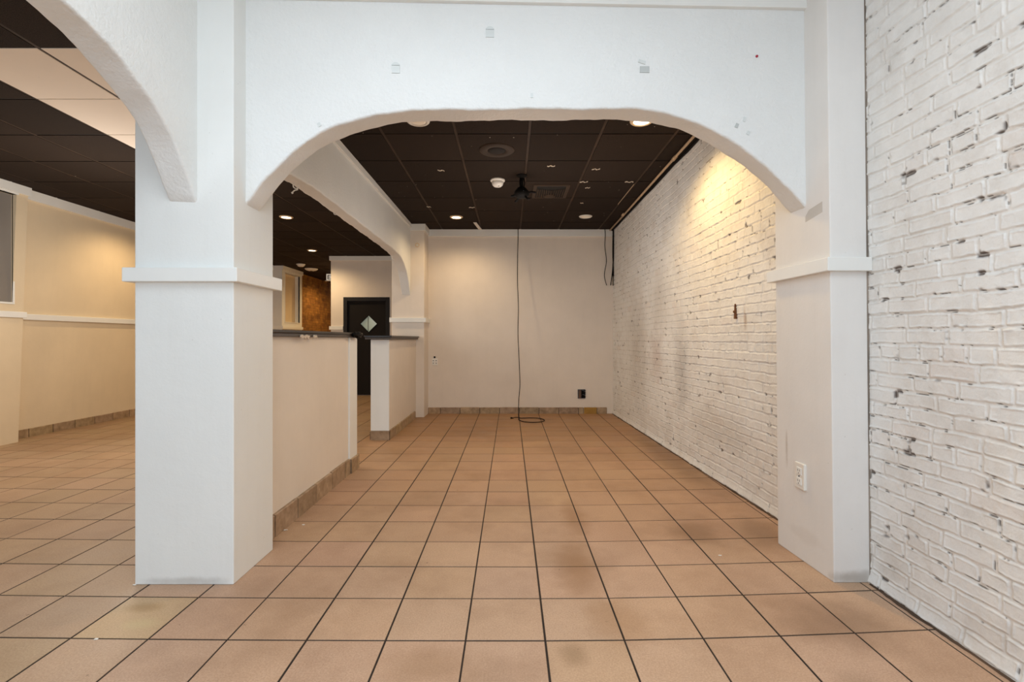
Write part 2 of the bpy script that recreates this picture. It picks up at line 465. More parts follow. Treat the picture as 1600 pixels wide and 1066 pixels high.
# ------------------------------------------------------------------ CEILINGS
def build_ceiling(name, xs, ys, z=HC, skip=lambda i, j: False, bar=.0095, whites=()):
    vs, fs, tint, mi = [], [], [], []
    def add(p, t): vs.append(tuple(c*S for c in p)); tint.append(t); return len(vs)-1
    def box(x0, x1, y0, y1, z0, z1, t, m):
        a = [add(p, t) for p in ((x0, y0, z0), (x1, y0, z0), (x1, y1, z0), (x0, y1, z0))]
        b = [add(p, t) for p in ((x0, y0, z1), (x1, y0, z1), (x1, y1, z1), (x0, y1, z1))]
        fs.append(tuple(a[::-1])); fs.append(tuple(b)); mi.extend([m, m])
        for k in range(4): fs.append((a[k], a[(k+1) % 4], b[(k+1) % 4], b[k])); mi.append(m)
    for i in range(len(xs)-1):
        for j in range(len(ys)-1):
            if (i, j) in whites: continue
            r = random.Random(i*31+j*7)
            v = r.uniform(.85, 1.15); s = r.uniform(0, .002)
            g = .0115
            # tile face a little proud of the grid on one edge (tegular), dark reveal around it
            a = [add(p, (v, v, v, 1)) for p in ((xs[i]+g, ys[j]+g*.8, z-.001-s), (xs[i+1]-g, ys[j]+g*.8, z-.001-s*.3),
                                              (xs[i+1]-g, ys[j+1]-g*.8, z-.001), (xs[i]+g, ys[j+1]-g*.8, z-.001-s*.6))]
            b = [add((vs[k][0]/S, vs[k][1]/S, z+.012), (.25, .25, .25, 1)) for k in a]
            fs.append(tuple(a[::-1])); mi.append(0)
            for k in range(4): fs.append((a[k], a[(k+1) % 4], b[(k+1) % 4], b[k])); mi.append(0)
    for i, x in enumerate(xs):
        box(x-bar, x+bar, ys[0], ys[-1], z+.001, z+.006, (1, 1, 1, 1), 1)
    for y in ys:
        box(xs[0], xs[-1], y-bar*.8, y+bar*.8, z+.002, z+.006, (1, 1, 1, 1), 2)
    box(xs[0], xs[-1], ys[0], ys[-1], z+.013, z+.03, (.3, .3, .3, 1), 0)
    me = bpy.data.meshes.new(name); me.from_pydata(vs, [], fs)
    a = me.color_attributes.new('tint', 'FLOAT_COLOR', 'POINT')
    a.data.foreach_set('color', np.array(tint, dtype=np.float32).ravel())
    for m in (M['ceil_tile'], M['tbar'], M['tbar_black']): me.materials.append(m)
    me.polygons.foreach_set('material_index', mi)
    o = bpy.data.objects.new(name, me); col.objects.link(o); o['kind'] = 'structure'
    return o
ys = [2.19, 2.448]+[2.978+.53*k for k in range(7)]+[6.60]
build_ceiling('ceiling', [-1.275, -.910, -.387, .137, .650, 1.185, 1.42], ys)
lx = [-4.98, -4.46, -3.94, -3.42, -2.90, -2.381, -1.86, -1.33]
ly = [-1.20+.5255*k for k in range(28)]
ly = [y+(2.478-(-1.20+.5255*7)) for y in ly]
lw = [(i, j) for i in (4, 5) for j in (7, 8, 9)]
lc = build_ceiling('ceiling_left', lx, ly, whites=lw)
for (i, j) in lw:
    mb = MB(); mb.box(lx[i]+.009, lx[i+1]-.009, ly[j]+.003, ly[j+1]-.003, HC-.002, HC+.012)
    struct('white_tile', mb, M['white_tile'], .002, parent=lc)
mb = MB(); mb.box(-1.40, 1.60, -2.6, 2.30, 2.68, 2.75); struct('ceiling_front', mb, M['plaster'])

# ------------------------------------------------------------------ PILLARS AND ARCHES
# left front pillar
mb = MB(); mb.box(-1.527, -1.125, 1.997, 2.33, 0, 2.72)
struct('pillar_left', mb, M['pier_left'], .004)
def band(name, x0, x1, y0, y1, z0, z1, p=.03):
    mb = MB(); mb.box(x0-p, x1+p, y0-p, y1+p, z0, z1)
    return struct(name, mb, M['trim'], .003)
band('trim_1', -1.527, -1.125, 1.997, 2.33, 1.231, 1.288)
# right front pillar, leaning slightly as it does in the room
mb = MB(); mb.hexa([(1.328, 2.013, 0), (1.56, 2.013, 0), (1.56, 2.40, 0), (1.309, 2.40, 0)],
                   [(1.296, 2.013, 2.72), (1.56, 2.013, 2.72), (1.56, 2.40, 2.72), (1.285, 2.40, 2.72)])
struct('pillar_right', mb, M['pier_dirty'], .004)
mb = MB(); mb.hexa([(1.287, 1.988, 1.277), (1.468, 1.988, 1.277), (1.56, 2.43, 1.277), (1.270, 2.43, 1.277)],
                   [(1.287, 1.988, 1.333), (1.468, 1.988, 1.333), (1.56, 2.43, 1.333), (1.270, 2.43, 1.333)])
struct('trim_2', mb, M['trim'], .003)
mb = MB(); mb.hexa([(1.4735, 2.0115, .01), (1.4815, 2.0115, .01), (1.4815, 2.014, .01), (1.4735, 2.014, .01)], [(1.4485, 2.0115, 2.68), (1.4565, 2.0115, 2.68), (1.4565, 2.014, 2.68), (1.4485, 2.014, 2.68)])
struct('trim_17', mb, M['crack'])  # thin strip for the dark crack line between pillar and brick
# far pillar
mb = MB(); mb.box(-1.512, -1.098, 6.27, 6.62, 0, 2.50)
struct('pillar_back', mb, M['wall_back'], .004)
band('trim_3', -1.512, -1.098, 6.27, 6.62, 1.214, 1.272, .025)

def arch_wall(name, pts, thick, axis, top, mat, jitter=.0022, seed=3):
    """pts: (s, z, d) along the opening: s along the wall, d the near face; a rounded plaster underside"""
    # resample
    P_ = [Vector(p) for p in pts]; res = []
    for a, b in zip(P_[:-1], P_[1:]):
        n = max(1, int((b-a).length/.02))
        for k in range(n): res.append(a.lerp(b, k/n))
    res.append(P_[-1])
    # smooth a little
    for it in range(3):
        res = [res[0]]+[(res[i-1]+res[i]*2+res[i+1])/4 for i in range(1, len(res)-1)]+[res[-1]]
    rn = random.Random(seed)
    ph = [rn.uniform(0, 6) for _ in range(8)]
    mb = MB(); bm = mb.bm
    cols = []
    for i, p in enumerate(res):
        a = res[max(i-1, 0)]; b = res[min(i+1, len(res)-1)]
        t = Vector((b.x-a.x, b.y-a.y)).normalized(); nrm = Vector((-t.y, t.x))   # in the (s, z) plane, up into the wall
        if nrm.y < 0: nrm = -nrm
        rr = .011; ring = []
        prof = [(0, top)]
        # section through the thickness: face down, rounded edge, underside, rounded edge, face up
        sec = []
        for k in range(5):
            an = k/4*math.pi/2
            sec.append((rr*(1-math.sin(an)), rr*(1-math.cos(an))))
        sec = [(d, h) for (h, d) in [(rr*(1-math.sin(k/4*math.pi/2)), rr*(1-math.cos(k/4*math.pi/2))) for k in range(5)]]
        full = sec+[(rr+(thick-2*rr)*q/5, 0) for q in range(1, 5)]+[(thick-d, h) for (d, h) in sec[::-1]]
        for (d, h) in full:
            j = jitter*(math.sin(i*.31+ph[0]+d*18)+math.sin(i*.83+ph[1]-d*30)*.6+math.sin(i*1.9+ph[2]+d*50)*.35)
            q = Vector((p.x, p.y))+nrm*(h+j)
            ring.append((q.x, q.y, p.z+d))
        cols.append((p, ring))
    def mk(s, z, d): return bm.verts.new((s, d, z) if axis == 'x' else (-d, s, z))
    grid = []
    for (p, ring) in cols:
        sx = p.x
        g = [mk(sx, top, p.z)]
        z0 = ring[0][1]
        for k in (1, 2, 3): g.append(mk(sx+(ring[0][0]-sx)*k/4, top+(z0-top)*k/4, p.z))
        g += [mk(*r) for r in ring]
        for k in (3, 2, 1): g.append(mk(sx+(ring[-1][0]-sx)*k/4, top+(z0-top)*k/4, p.z+thick))
        g.append(mk(sx, top, p.z+thick))
        grid.append(g)
    for a, b in zip(grid[:-1], grid[1:]):
        for k in range(len(a)-1): bm.faces.new([a[k], b[k], b[k+1], a[k+1]])
        bm.faces.new([a[-1], b[-1], b[0], a[0]])
    bm.faces.new(grid[0]); bm.faces.new(grid[-1][::-1])
    o = struct(name, mb, mat)
    me = o.data
    me.polygons.foreach_set('use_smooth', [True]*len(me.polygons))
    try:
        me.set_sharp_from_angle(angle=math.radians(42))
    except Exception: pass
    return o

# main cross arch, read off its front lower edge
fe = [(386, 324), (390, 312), (397, 301), (410, 284), (424, 269), (438, 255), (452, 241.6), (479, 221), (506, 205), (533, 194), (560, 186),
      (588, 178.5), (628, 173.6), (669, 172), (740, 171), (830, 170.5), (920, 170), (987, 170), (1031, 174), (1081, 188), (1131, 213),
      (1175, 241), (1206, 267), (1237, 300), (1250, 314), (1260, 329)]
pts = []
for (px, py) in fe:
    Y = 2.125
    for _ in range(6): X = (px-797)/F*Y; Y = 2.122+.03*X
    pts.append((X, 1+(530-py)*Y/F, Y))
pts = [(-1.16, pts[0][1]-.004, pts[0][2])]+pts+[(1.345, pts[-1][1]-.006, pts[-1][2])]
arch_wall('wall_arch_front', pts, .118, 'x', 2.70, M['plaster_rough'], seed=3)
mb = MB(); mb.hexa([(-1.13, 2.070, 2.446), (1.31, 2.142, 2.446), (1.31, 2.17, 2.446), (-1.13, 2.10, 2.446)],
                   [(-1.13, 2.070, 2.70), (1.31, 2.142, 2.70), (1.31, 2.17, 2.70), (-1.13, 2.10, 2.70)])
struct('trim_4', mb, M['trim'], .003)
# arches along the room, between the pillars
prof = [(0, 1.550), (.044, 1.624), (.15, 1.770), (.23, 1.838), (.32, 1.882), (.40, 1.920), (.50, 1.948), (.60, 1.966), (.80, 1.980), (1.1, 1.987)]
def long_arch(name, y0, y1, top, mat, seed):
    p = [(y0+d, z, 1.273) for d, z in prof]+[(y1-d, z, 1.273) for d, z in prof[::-1]]
    p = [(y0-.02, 1.545, 1.273)]+p+[(y1+.02, 1.545, 1.273)]
    return arch_wall(name, p, .114, 'y', top, mat, seed=seed)
long_arch('wall_arch_left', 2.33, 6.27, 2.50, M['plaster_rough'], 5)
long_arch('wall_arch_near', -1.94, 1.997, 2.70, M['plaster_rough'], 8)
mb = MB(); mb.box(-1.527, -1.125, -2.60, -1.94, 0, 2.72); struct('pillar_front', mb, M['plaster'], .004)

# ------------------------------------------------------------------ WALLS
mb = MB(); mb.box(-1.15, 1.46, 6.589, 6.66, 0, 2.50); struct('wall_back', mb, M['wall_back'])
# crown boards round the back room
mb = MB()
mb.box(-1.098, 1.375, 6.571, 6.60, 2.376, HC+.004)
struct('trim_5', mb, M['trim'], .003)
mb = MB(); mb.box(-1.29, -1.080, 6.250, 6.60, 2.385, HC+.004); struct('trim_6', mb, M['trim'], .003)
mb = MB(); mb.box(-1.28, -1.255, 2.33, 6.27, 2.415, HC+.004); struct('trim_7', mb, M['trim'], .003)

# left room: wall built in two planes with a boxed-out panel at each end
def left_wall(name, y0, y1, xb, xt, mat):
    mb = MB(); mb.hexa([(xb-.2, y0, 0), (xb, y0, 0), (xb, y1, 0), (xb-.2, y1, 0)], [(xt-.2, y0, HC+.03), (xt, y0, HC+.03), (xt, y1, HC+.03), (xt-.2, y1, HC+.03)])
    return struct(name, mb, mat)
left_wall('wall_left', 4.5, 9.83, -4.915, -4.745, M['wall_cream'])
left_wall('wall_left_near', -2.6, 3.3, -4.915, -4.745, M['wall_cream'])
def slanted(name, y0, y1, z0, z1, p, mat, bev=.003):
    x = lambda z: -4.915+(.17)*z/2.5
    mb = MB(); mb.hexa([(x(z0)-.05, y0, z0), (x(z0)+p, y0, z0), (x(z0)+p, y1, z0), (x(z0)-.05, y1, z0)],
                       [(x(z1)-.05, y0, z1), (x(z1)+p, y0, z1), (x(z1)+p, y1, z1), (x(z1)-.05, y1, z1)])
    return struct(name, mb, mat, bev)
slanted('trim_8', 4.6, 9.9, 2.375, HC+.003, .028, M['trim'])
slanted('trim_9', 4.6, 9.9, 1.192, 1.25, .03, M['trim'])
def niche(name, y0, y1, xf, xt, mat, panel, n0, n1, dep=.10, zb=1.349, zt=2.345, back=-5.05):
    """boxed-out wall section with a framed recess: xf face at floor, xt face at ceiling"""
    x = lambda z: xf+(xt-xf)*z/2.5
    mb = MB(); H = HC+.02
    def slab(ya, yb, za, zb_):
        mb.hexa([(back, ya, za), (x(za), ya, za), (x(za), yb, za), (back, yb, za)], [(back, ya, zb_), (x(zb_), ya, zb_), (x(zb_), yb, zb_), (back, yb, zb_)])
    slab(y0, y1, 0, zb); slab(y0, y1, zt, H); slab(y0, n0, zb, zt); slab(n1, y1, zb, zt)
    o = struct(name, mb, mat)
    mb = MB(); mb.box(back, x(2)-dep, n0-.01, n1+.01, zb-.01, zt+.01); struct('panel', mb, panel, parent=o)
    mb = MB()
    w = .018; e = .008
    for (ya, yb, za, zb2) in ((n0-w, n1+w, zb-w, zb), (n0-w, n1+w, zt, zt+w), (n0-w, n0, zb, zt), (n1, n1+w, zb, zt)):
        mb.box(x(2)-.03, x(za)+e, ya, yb, za, zb2)
    struct('frame', mb, M['trim'], .002, parent=o)
    mb = MB(); mb.box(back, x(1.22)+.022, y0-.005, y1+.018, 1.205, 1.262); struct('rail', mb, M['trim'], .003, parent=o)
    mb = MB(); mb.box(back, x(2.4)+.022, y0-.005, y1+.018, 2.388, HC+.003); struct('crown_board', mb, M['trim'], .003, parent=o)
    return o
niche('wall_panel_near', 3.30, 4.765, -4.775, -4.675, M['wall_cream'], M['grey_panel'], 3.42, 4.655, dep=.035, zt=2.37)
niche('wall_panel_far', 9.80, 10.74, -4.56, -4.55, M['plaster'], M['wall_cream'], 9.93, 10.62, dep=.10)

# wall with the black door
mb = MB()
D0, D1, DZ = -2.952, -2.135, 1.742
mb.box(-3.176, D0, 8.70, 8.86, 0, HC+.02); mb.box(D1, -1.05, 8.70, 8.86, 0, HC+.02); mb.box(D0, D1, 8.70, 8.86, DZ, HC+.02)
mb.box(-3.176, -3.05, 8.86, 13.4, 0, HC+.02)
struct('wall_door', mb, M['wall_back'])
mb = MB(); mb.box(-3.200, -1.05, 8.678, 8.71, 2.392, HC+.004); mb.box(-3.200, -3.17, 8.71, 13.4, 2.392, HC+.004)
struct('trim_10', mb, M['trim'], .003)
mb = MB(); mb.box(-3.200, D0-.002, 8.675, 8.71, 1.165, 1.228); mb.box(-3.200, -3.17, 8.71, 13.4, 1.165, 1.228)
struct('trim_11', mb, M['trim'], .003)
mb = MB(); mb.box(-5.0, -3.0, 13.3, 13.4, 0, HC+.02); struct('wall_corridor_end', mb, M['wall_cream'])
mb = MB(); mb.box(-1.16, -1.05, 6.6, 8.75, 0, HC+.02); struct('wall_left_return', mb, M['wall_back'])
# door
dr = bpy.data.objects.new('door_1', None); col.objects.link(dr); dr.location = Vector((-2.54, 8.76, 0))*S; dr['kind'] = 'structure'
dr['label'] = 'black painted door with a small diamond window'; dr['category'] = 'door'
mb = MB(); fw = .068
mb.box(D0, D0+fw, 8.685, 8.80, 0, DZ); mb.box(D1-fw, D1, 8.685, 8.80, 0, DZ); mb.box(D0+fw, D1-fw, 8.685, 8.80, DZ-fw, DZ)
struct('door_frame', mb, M['frame_black'], .003, parent=dr)
# leaf with a diamond hole
cx, cz, rd = -2.515, 1.272, .150
L0, L1, LZ = D0+fw+.004, D1-fw-.004, DZ-fw-.004
mb = MB(); bm = mb.bm
def leaf_side(y):
    o = [(L0, y, .008), (L1, y, .008), (L1, y, LZ), (L0, y, LZ)]
    m_ = [(cx, y, .008), (L1, y, cz), (cx, y, LZ), (L0, y, cz)]
    d = [(cx, y, cz-rd), (cx+rd, y, cz), (cx, y, cz+rd), (cx-rd, y, cz)]
    return [bm.verts.new(p) for p in o], [bm.verts.new(p) for p in m_], [bm.verts.new(p) for p in d]
A, B = leaf_side(8.735), leaf_side(8.775)
for (o_, m_, d) in (A, B):
    # corner k of leaf lies between mid m_[k] and m_[(k+1)%4]
    for k in range(4):
        bm.faces.new([m_[k], o_[(k+1) % 4], m_[(k+1) % 4], d[(k+1) % 4], d[k]])
for k in range(4):
    bm.faces.new([A[2][k], A[2][(k+1) % 4], B[2][(k+1) % 4], B[2][k]])
    bm.faces.new([A[1][k], A[0][(k+1) % 4], B[0][(k+1) % 4], B[1][k]]); bm.faces.new([A[0][(k+1) % 4], A[1][(k+1) % 4], B[1][(k+1) % 4], B[0][(k+1) % 4]])
leaf = struct('door_leaf', mb, M['door_black'], parent=dr)
mb = MB(); r2 = rd+.004
mb.hexa([(cx-r2, 8.752, cz), (cx, 8.752, cz-r2), (cx, 8.758, cz-r2), (cx-r2, 8.758, cz)], [(cx, 8.752, cz+r2), (cx+r2, 8.752, cz), (cx+r2, 8.758, cz), (cx, 8.758, cz+r2)])
struct('window_glass', mb, M['door_glass'], parent=leaf)
mb = MB(); k0, k1 = rd+.014, rd-.004
ring = [(0, -1), (1, 0), (0, 1), (-1, 0)]
for k in range(4):
    a, b = ring[k], ring[(k+1) % 4]
    mb.hexa([(cx+a[0]*k1, 8.726, cz+a[1]*k1), (cx+a[0]*k0, 8.726, cz+a[1]*k0), (cx+b[0]*k0, 8.726, cz+b[1]*k0), (cx+b[0]*k1, 8.726, cz+b[1]*k1)],
            [(cx+a[0]*k1, 8.742, cz+a[1]*k1), (cx+a[0]*k0, 8.742, cz+a[1]*k0), (cx+b[0]*k0, 8.742, cz+b[1]*k0), (cx+b[0]*k1, 8.742, cz+b[1]*k1)])
struct('window_bead', mb, M['black'], parent=leaf)
mb = MB(); mb.box(cx-.022, cx-.008, 8.7505, 8.7525, cz-rd+.02, cz+rd-.024); struct('window_reflection_bar', mb, simple('glass_bar', (96, 100, 86), .3), parent=leaf)  # thin strip painted as a vertical reflection on the pane

# ------------------------------------------------------------------ HALF WALLS AND COUNTERS
mb = MB(); mb.box(-1.385, -1.200, 2.33, 3.80, 0, 1.014); struct('wall_half_near', mb, M['wall_back'], .003)
mb = MB(); mb.box(-1.392, -1.188, 3.64, 3.815, 0, 1.013); struct('trim_12', mb, M['trim'], .004)
mb = MB(); mb.box(-1.378, -1.203, 4.87, 6.27, 0, .997); struct('wall_half_far', mb, M['wall_back'], .003)
mb = MB(); mb.box(-1.381, -1.200, 4.862, 4.885, .09, .996); struct('trim_13', mb, M['plaster'], .003)

def counter(y0, y1, z0, z1, label):
    t = thing('countertop', label, 'countertop', (-1.29, (y0+y1)/2, z0), 'ledges capping the half walls')
    mb = MB(); zm = z0+(z1-z0)*.52
    mb.box(-1.430, -1.160, y0, y1, zm, z1); obj('top_slab', mb, M['black_counter'], t, .004)
    mb = MB(); mb.box(-1.422, -1.170, y0+.01 if y0 > 3 else y0, y1-.008, z0, zm); obj('edge_strip', mb, M['counter_edge'], t, .002)
    return t
ledge = counter(2.33, 3.87, 1.014, 1.048, 'long black countertop ledge on the half wall beside the front left pillar')
counter(4.80, 6.262, .997, 1.036, 'short black countertop ledge on the half wall against the far pillar')
# black lump of torn trim at the counter end
mb = MB(); bm = mb.bm
bmesh.ops.create_icosphere(bm, subdivisions=3, radius=1)
for v in bm.verts:
    n = .75+.35*math.sin(v.co.x*7+v.co.z*5)*math.cos(v.co.y*6)
    v.co = Vector((-1.152+v.co.x*.022*n, 3.70+v.co.y*.13*n, 1.032+v.co.z*.030*n))
obj('torn_edging', mb, M['black_rubber'], ledge, smooth=True)['label'] = 'crumpled black torn edging at the countertop end'
for (y, dy, w) in ((2.72, .12, .010), (2.90, .05, .006)):
    mb = MB(); bm = mb.bm
    pts_ = [(-1.1598, y+dy*k/6, 1.0145-.012*(k % 2)*w/.010-.002) for k in range(7)]
    top_ = [(-1.1598, y+dy*k/6, 1.022+.004*math.sin(k*2)) for k in range(7)]
    for k in range(6):
        q_ = [pts_[k], pts_[k+1], top_[k+1], top_[k]]
        mb.hexa([(p_[0]-.004, p_[1], p_[2]) for p_ in q_], [(p_[0]+.002, p_[1], p_[2]) for p_ in q_])
    obj('paint_smear', mb, M['paper'], ledge)

# ------------------------------------------------------------------ TILE BASEBOARDS
def baseboard(name, p0, p1, h, nrm, tl=T, start=0.0, thick=.012, special=None):
    p0, p1 = Vector(p0), Vector(p1); L = (p1-p0).length; d = (p1-p0)/L; n = Vector(nrm)
    vs, fs, tint = [], [], []
    def add(p, t): vs.append(tuple(p*S)); tint.append(t); return len(vs)-1
    s = -start; r = random.Random(name)
    while s < L-.005:
        a, b = max(0, s)+.0042, min(L, s+tl)-.0042
        if b-a > .01:
            v = r.uniform(.82, 1.1); t = (v, v*r.uniform(.96, 1.02), v*r.uniform(.92, 1.02), 1)
            th = thick+r.uniform(-.001, .001); hh = h+r.uniform(-.002, .002)
            q = [p0+d*a, p0+d*b]
            bot = [add(q[0]+n*th, t), add(q[1]+n*th, t)]
            md = [add(q[0]+n*th+Vector((0, 0, hh-.004)), t), add(q[1]+n*th+Vector((0, 0, hh-.004)), t)]
            tp = [add(q[0]+n*(th-.004)+Vector((0, 0, hh)), t), add(q[1]+n*(th-.004)+Vector((0, 0, hh)), t)]
            bk = [add(q[0]+Vector((0, 0, hh)), t), add(q[1]+Vector((0, 0, hh)), t)]
            bb = [add(q[0], t), add(q[1], t)]
            fs += [(bot[0], bot[1], md[1], md[0]), (md[0], md[1], tp[1], tp[0]), (tp[0], tp[1], bk[1], bk[0]),
                   (bot[0], md[0], tp[0], bk[0], bb[0]), (bb[1], bk[1], tp[1], md[1], bot[1])]
        s += tl
    g = (.16, .13, .11, 1)
    q = [add(p0+n*(thick-.003), g), add(p1+n*(thick-.003), g), add(p1+n*(thick-.003)+Vector((0, 0, h-.004)), g), add(p0+n*(thick-.003)+Vector((0, 0, h-.004)), g),
         add(p0+Vector((0, 0, h-.004)), g), add(p1+Vector((0, 0, h-.004)), g)]
    fs += [(q[0], q[1], q[2], q[3]), (q[3], q[2], q[5], q[4])]
    me = bpy.data.meshes.new(name); me.from_pydata(vs, [], fs)
    a = me.color_attributes.new('tint', 'FLOAT_COLOR', 'POINT'); a.data.foreach_set('color', np.array(tint, dtype=np.float32).ravel())
    me.materials.append(M['base_tile'])
    o = bpy.data.objects.new(name, me); col.objects.link(o); o['kind'] = 'structure'
    return o
baseboard('baseboard_back', (-1.098, 6.589, 0), (.985, 6.589, 0), .084, (0, -1, 0), start=.10)
baseboard('baseboard_back_end', (1.162, 6.589, 0), (1.297, 6.589, 0), .084, (0, -1, 0), start=-.0)
baseboard('baseboard_half_near', (-1.200, 2.33, 0), (-1.200, 3.64, 0), .112, (1, 0, 0), start=.12, thick=.016)
baseboard('baseboard_half_post', (-1.188, 3.64, 0), (-1.188, 3.83, 0), .108, (1, 0, 0), start=.13, thick=.013)
baseboard('baseboard_half_post_end', (-1.188, 3.815, 0), (-1.39, 3.815, 0), .108, (0, 1, 0), thick=.013)
baseboard('baseboard_half_far', (-1.203, 4.862, 0), (-1.203, 6.20, 0), .092, (1, 0, 0), thick=.013)
baseboard('baseboard_half_far_end', (-1.385, 4.862, 0), (-1.190, 4.862, 0), .090, (0, -1, 0), thick=.013)
baseboard('baseboard_left', (-4.915, 4.7, 0), (-4.915, 9.8, 0), .090, (1, 0, 0), start=.23, thick=.016)
baseboard('baseboard_corridor', (-3.176, 8.70, 0), (-2.955, 8.70, 0), .085, (0, -1, 0), thick=.012)

# ochre adhesive showing where a baseboard tile is missing
U, V = np.meshgrid(np.linspace(.935, .998, 3), np.linspace(0, .08, 3), indexing='ij')
us_ = np.linspace(.988, 1.159, 46); vs_ = np.linspace(.0, .086, 24)
U, V = np.meshgrid(us_, vs_, indexing='ij')
Yv = 6.5745-.006*fbm(U*60, V*60, 77)
ad = grid_mesh('adhesive_patch', U, Yv, V, M['adhesive']); del ad['kind']
tag(ad, 'rough ochre adhesive patch where a back wall baseboard tile is missing', 'adhesive patch')

# ------------------------------------------------------------------ CEILING THINGS
def downlight(x, y, lit, label, group='round recessed ceiling lights', z=HC):
    t = thing('recessed_light', label, 'ceiling light', (x, y, z), group)
    mb = MB(); mb.lathe((x, y, z), [(.052, .014), (.053, .0), (.054, -.010), (.060, -.013), (.070, -.012), (.077, -.006), (.079, -.001), (.079, .002)], 40)
    obj('trim_ring', mb, M['fixture_warm'] if lit else M['white_plastic'], t, smooth=True)
    mb = MB(); mb.lathe((x, y, z), [(.054, .002), (.054, -.008), (.040, -.0105), (.020, -.0115), (.001, -.0118)], 32)
    obj('lens', mb, M['lens_on'] if lit else M['lens_off'], t, smooth=True)
    return t
downlight(.885, 3.30, True, 'lit recessed light at the arch crown near the white brick wall')
downlight(-.619, 3.30, False, 'unlit recessed light partly hidden by the arch crown, left of the speaker')
downlight(-.646, 5.90, True, 'lit recessed light near the back wall on the dark ceiling')
downlight(.903, 5.87, False, 'unlit white disc light near the back wall on the dark ceiling')
downlight(-2.69, 5.90, True, 'lit recessed light over the left room, larger in view, above the counter')
downlight(-3.27, 8.11, True, 'lit recessed light over the left room in front of the black door wall')
downlight(-4.16, 5.90, True, 'lit recessed light washing the left room wall with yellow light')

# round speaker
t = thing('ceiling_speaker', 'large round dark ceiling speaker with a flat ring', 'speaker', (-.104, 3.81, HC))
mb = MB(); mb.lathe((-.104, 3.81, HC), [(.070, -.004), (.072, -.010), (.100, -.014), (.132, -.010), (.139, -.003), (.139, .003)], 48); obj('ring', mb, M['speaker_ring'], t, smooth=True)
mb = MB(); mb.lathe((-.104, 3.81, HC), [(.074, .0), (.074, -.007), (.050, -.014), (.02, -.018), (.001, -.019)], 48); obj('grille', mb, M['speaker_mesh'], t, smooth=True)
# smoke detectors
def detector(x, y, label, r=.065, hgt=.042):
    t = thing('smoke_detector', label, 'smoke detector', (x, y, HC))
    mb = MB(); mb.lathe((x, y, HC), [(r, .003), (r, -.010), (r*.93, -.016), (r*.8, -.018)], 36); obj('mounting_base', mb, M['white_plastic'], t, smooth=True)
    mb = MB(); mb.lathe((x, y, HC), [(r*.80, -.014), (r*.78, -hgt*.55), (r*.70, -hgt*.8), (r*.5, -hgt), (.001, -hgt*1.03)], 36); b = obj('sensor_body', mb, M['white_plastic'], t, smooth=True)
    mb = MB(); mb.lathe((x+.012, y-.02, HC-hgt), [(.006, .004), (.006, -.003), (.001, -.004)], 12); obj('indicator', mb, M['slot'], t, smooth=True)
detector(-.115, 4.53, 'white smoke detector on the dark ceiling beside the black projector mount', .068, .062)
detector(-4.10, 9.62, 'small white smoke detector on the left room ceiling beyond the counter', .085, .05)
t = thing('ceiling_sensor', 'flat oval white sensor on the left room ceiling above the bare brick', 'ceiling sensor', (-4.15, 10.25, HC))
mb = MB(); mb.lathe((-4.15, 10.25, HC), [(.13, .003), (.13, -.012), (.10, -.034), (.05, -.048), (.001, -.05)], 36); obj('cover', mb, M['white_plastic'], t, smooth=True)
mb = MB(); mb.lathe((-4.15, 10.25, HC-.048), [(.03, .004), (.028, -.01), (.001, -.014)], 20); obj('eye', mb, M['slot'], t, smooth=True)

# projector mount
mx, my = .103, 4.40
t = thing('projector_mount', 'black projector ceiling mount hanging by the air vent', 'projector mount', (mx, my, HC))
mb = MB(); mb.lathe((mx, my, HC), [(.045, .003), (.045, -.012), (.030, -.022), (.018, -.030)], 24); mb.tube([(mx, my, HC-.025), (mx, my, HC-.105)], .015, 14); obj('pole', mb, M['black'], t, smooth=True)
mb = MB(); mb.tube([(mx-.012, my-.01, HC-.03), (mx-.018, my-.014, HC-.07), (mx-.012, my-.01, HC-.12)], .005); mb.tube([(mx+.020, my, HC-.03), (mx+.028, my-.01, HC-.07), (mx+.02, my, HC-.12)], .006)
obj('cable', mb, M['black'], t, smooth=True)
mb = MB(); mb.lathe((mx, my, HC-.165), [(.001, .060), (.030, .055), (.045, .040), (.062, .020), (.070, .0), (.066, -.020), (.048, -.036), (.02, -.042), (.001, -.043)], 28)
obj('swivel_head', mb, M['black'], t, smooth=True)
for (dx, dy, dz) in ((.115, -.02, -.155), (.062, -.06, -.225), (-.085, -.01, -.185), (-.05, .07, -.21)):
    mb = MB(); mb.tube([(mx+dx*.35, my+dy*.35, HC-.165+(dz+.165)*.35), (mx+dx*.8, my+dy*.8, HC+dz), (mx+dx, my+dy, HC+dz-.006)], .009, 8)
    mb.lathe((mx+dx, my+dy, HC+dz-.006), [(.001, .008), (.013, .006), (.013, -.006), (.001, -.008)], 12)
    obj('arm', mb, M['black'], t, smooth=True)
for k in range(4):
    a = k*1.5+.5; mb = MB(); mb.lathe((mx+.052*math.cos(a), my+.052*math.sin(a)-.01, HC-.16), [(.001, .008), (.008, .004), (.008, -.006), (.001, -.008)], 10)
    obj('screw', mb, M['box_metal'], t, smooth=True)

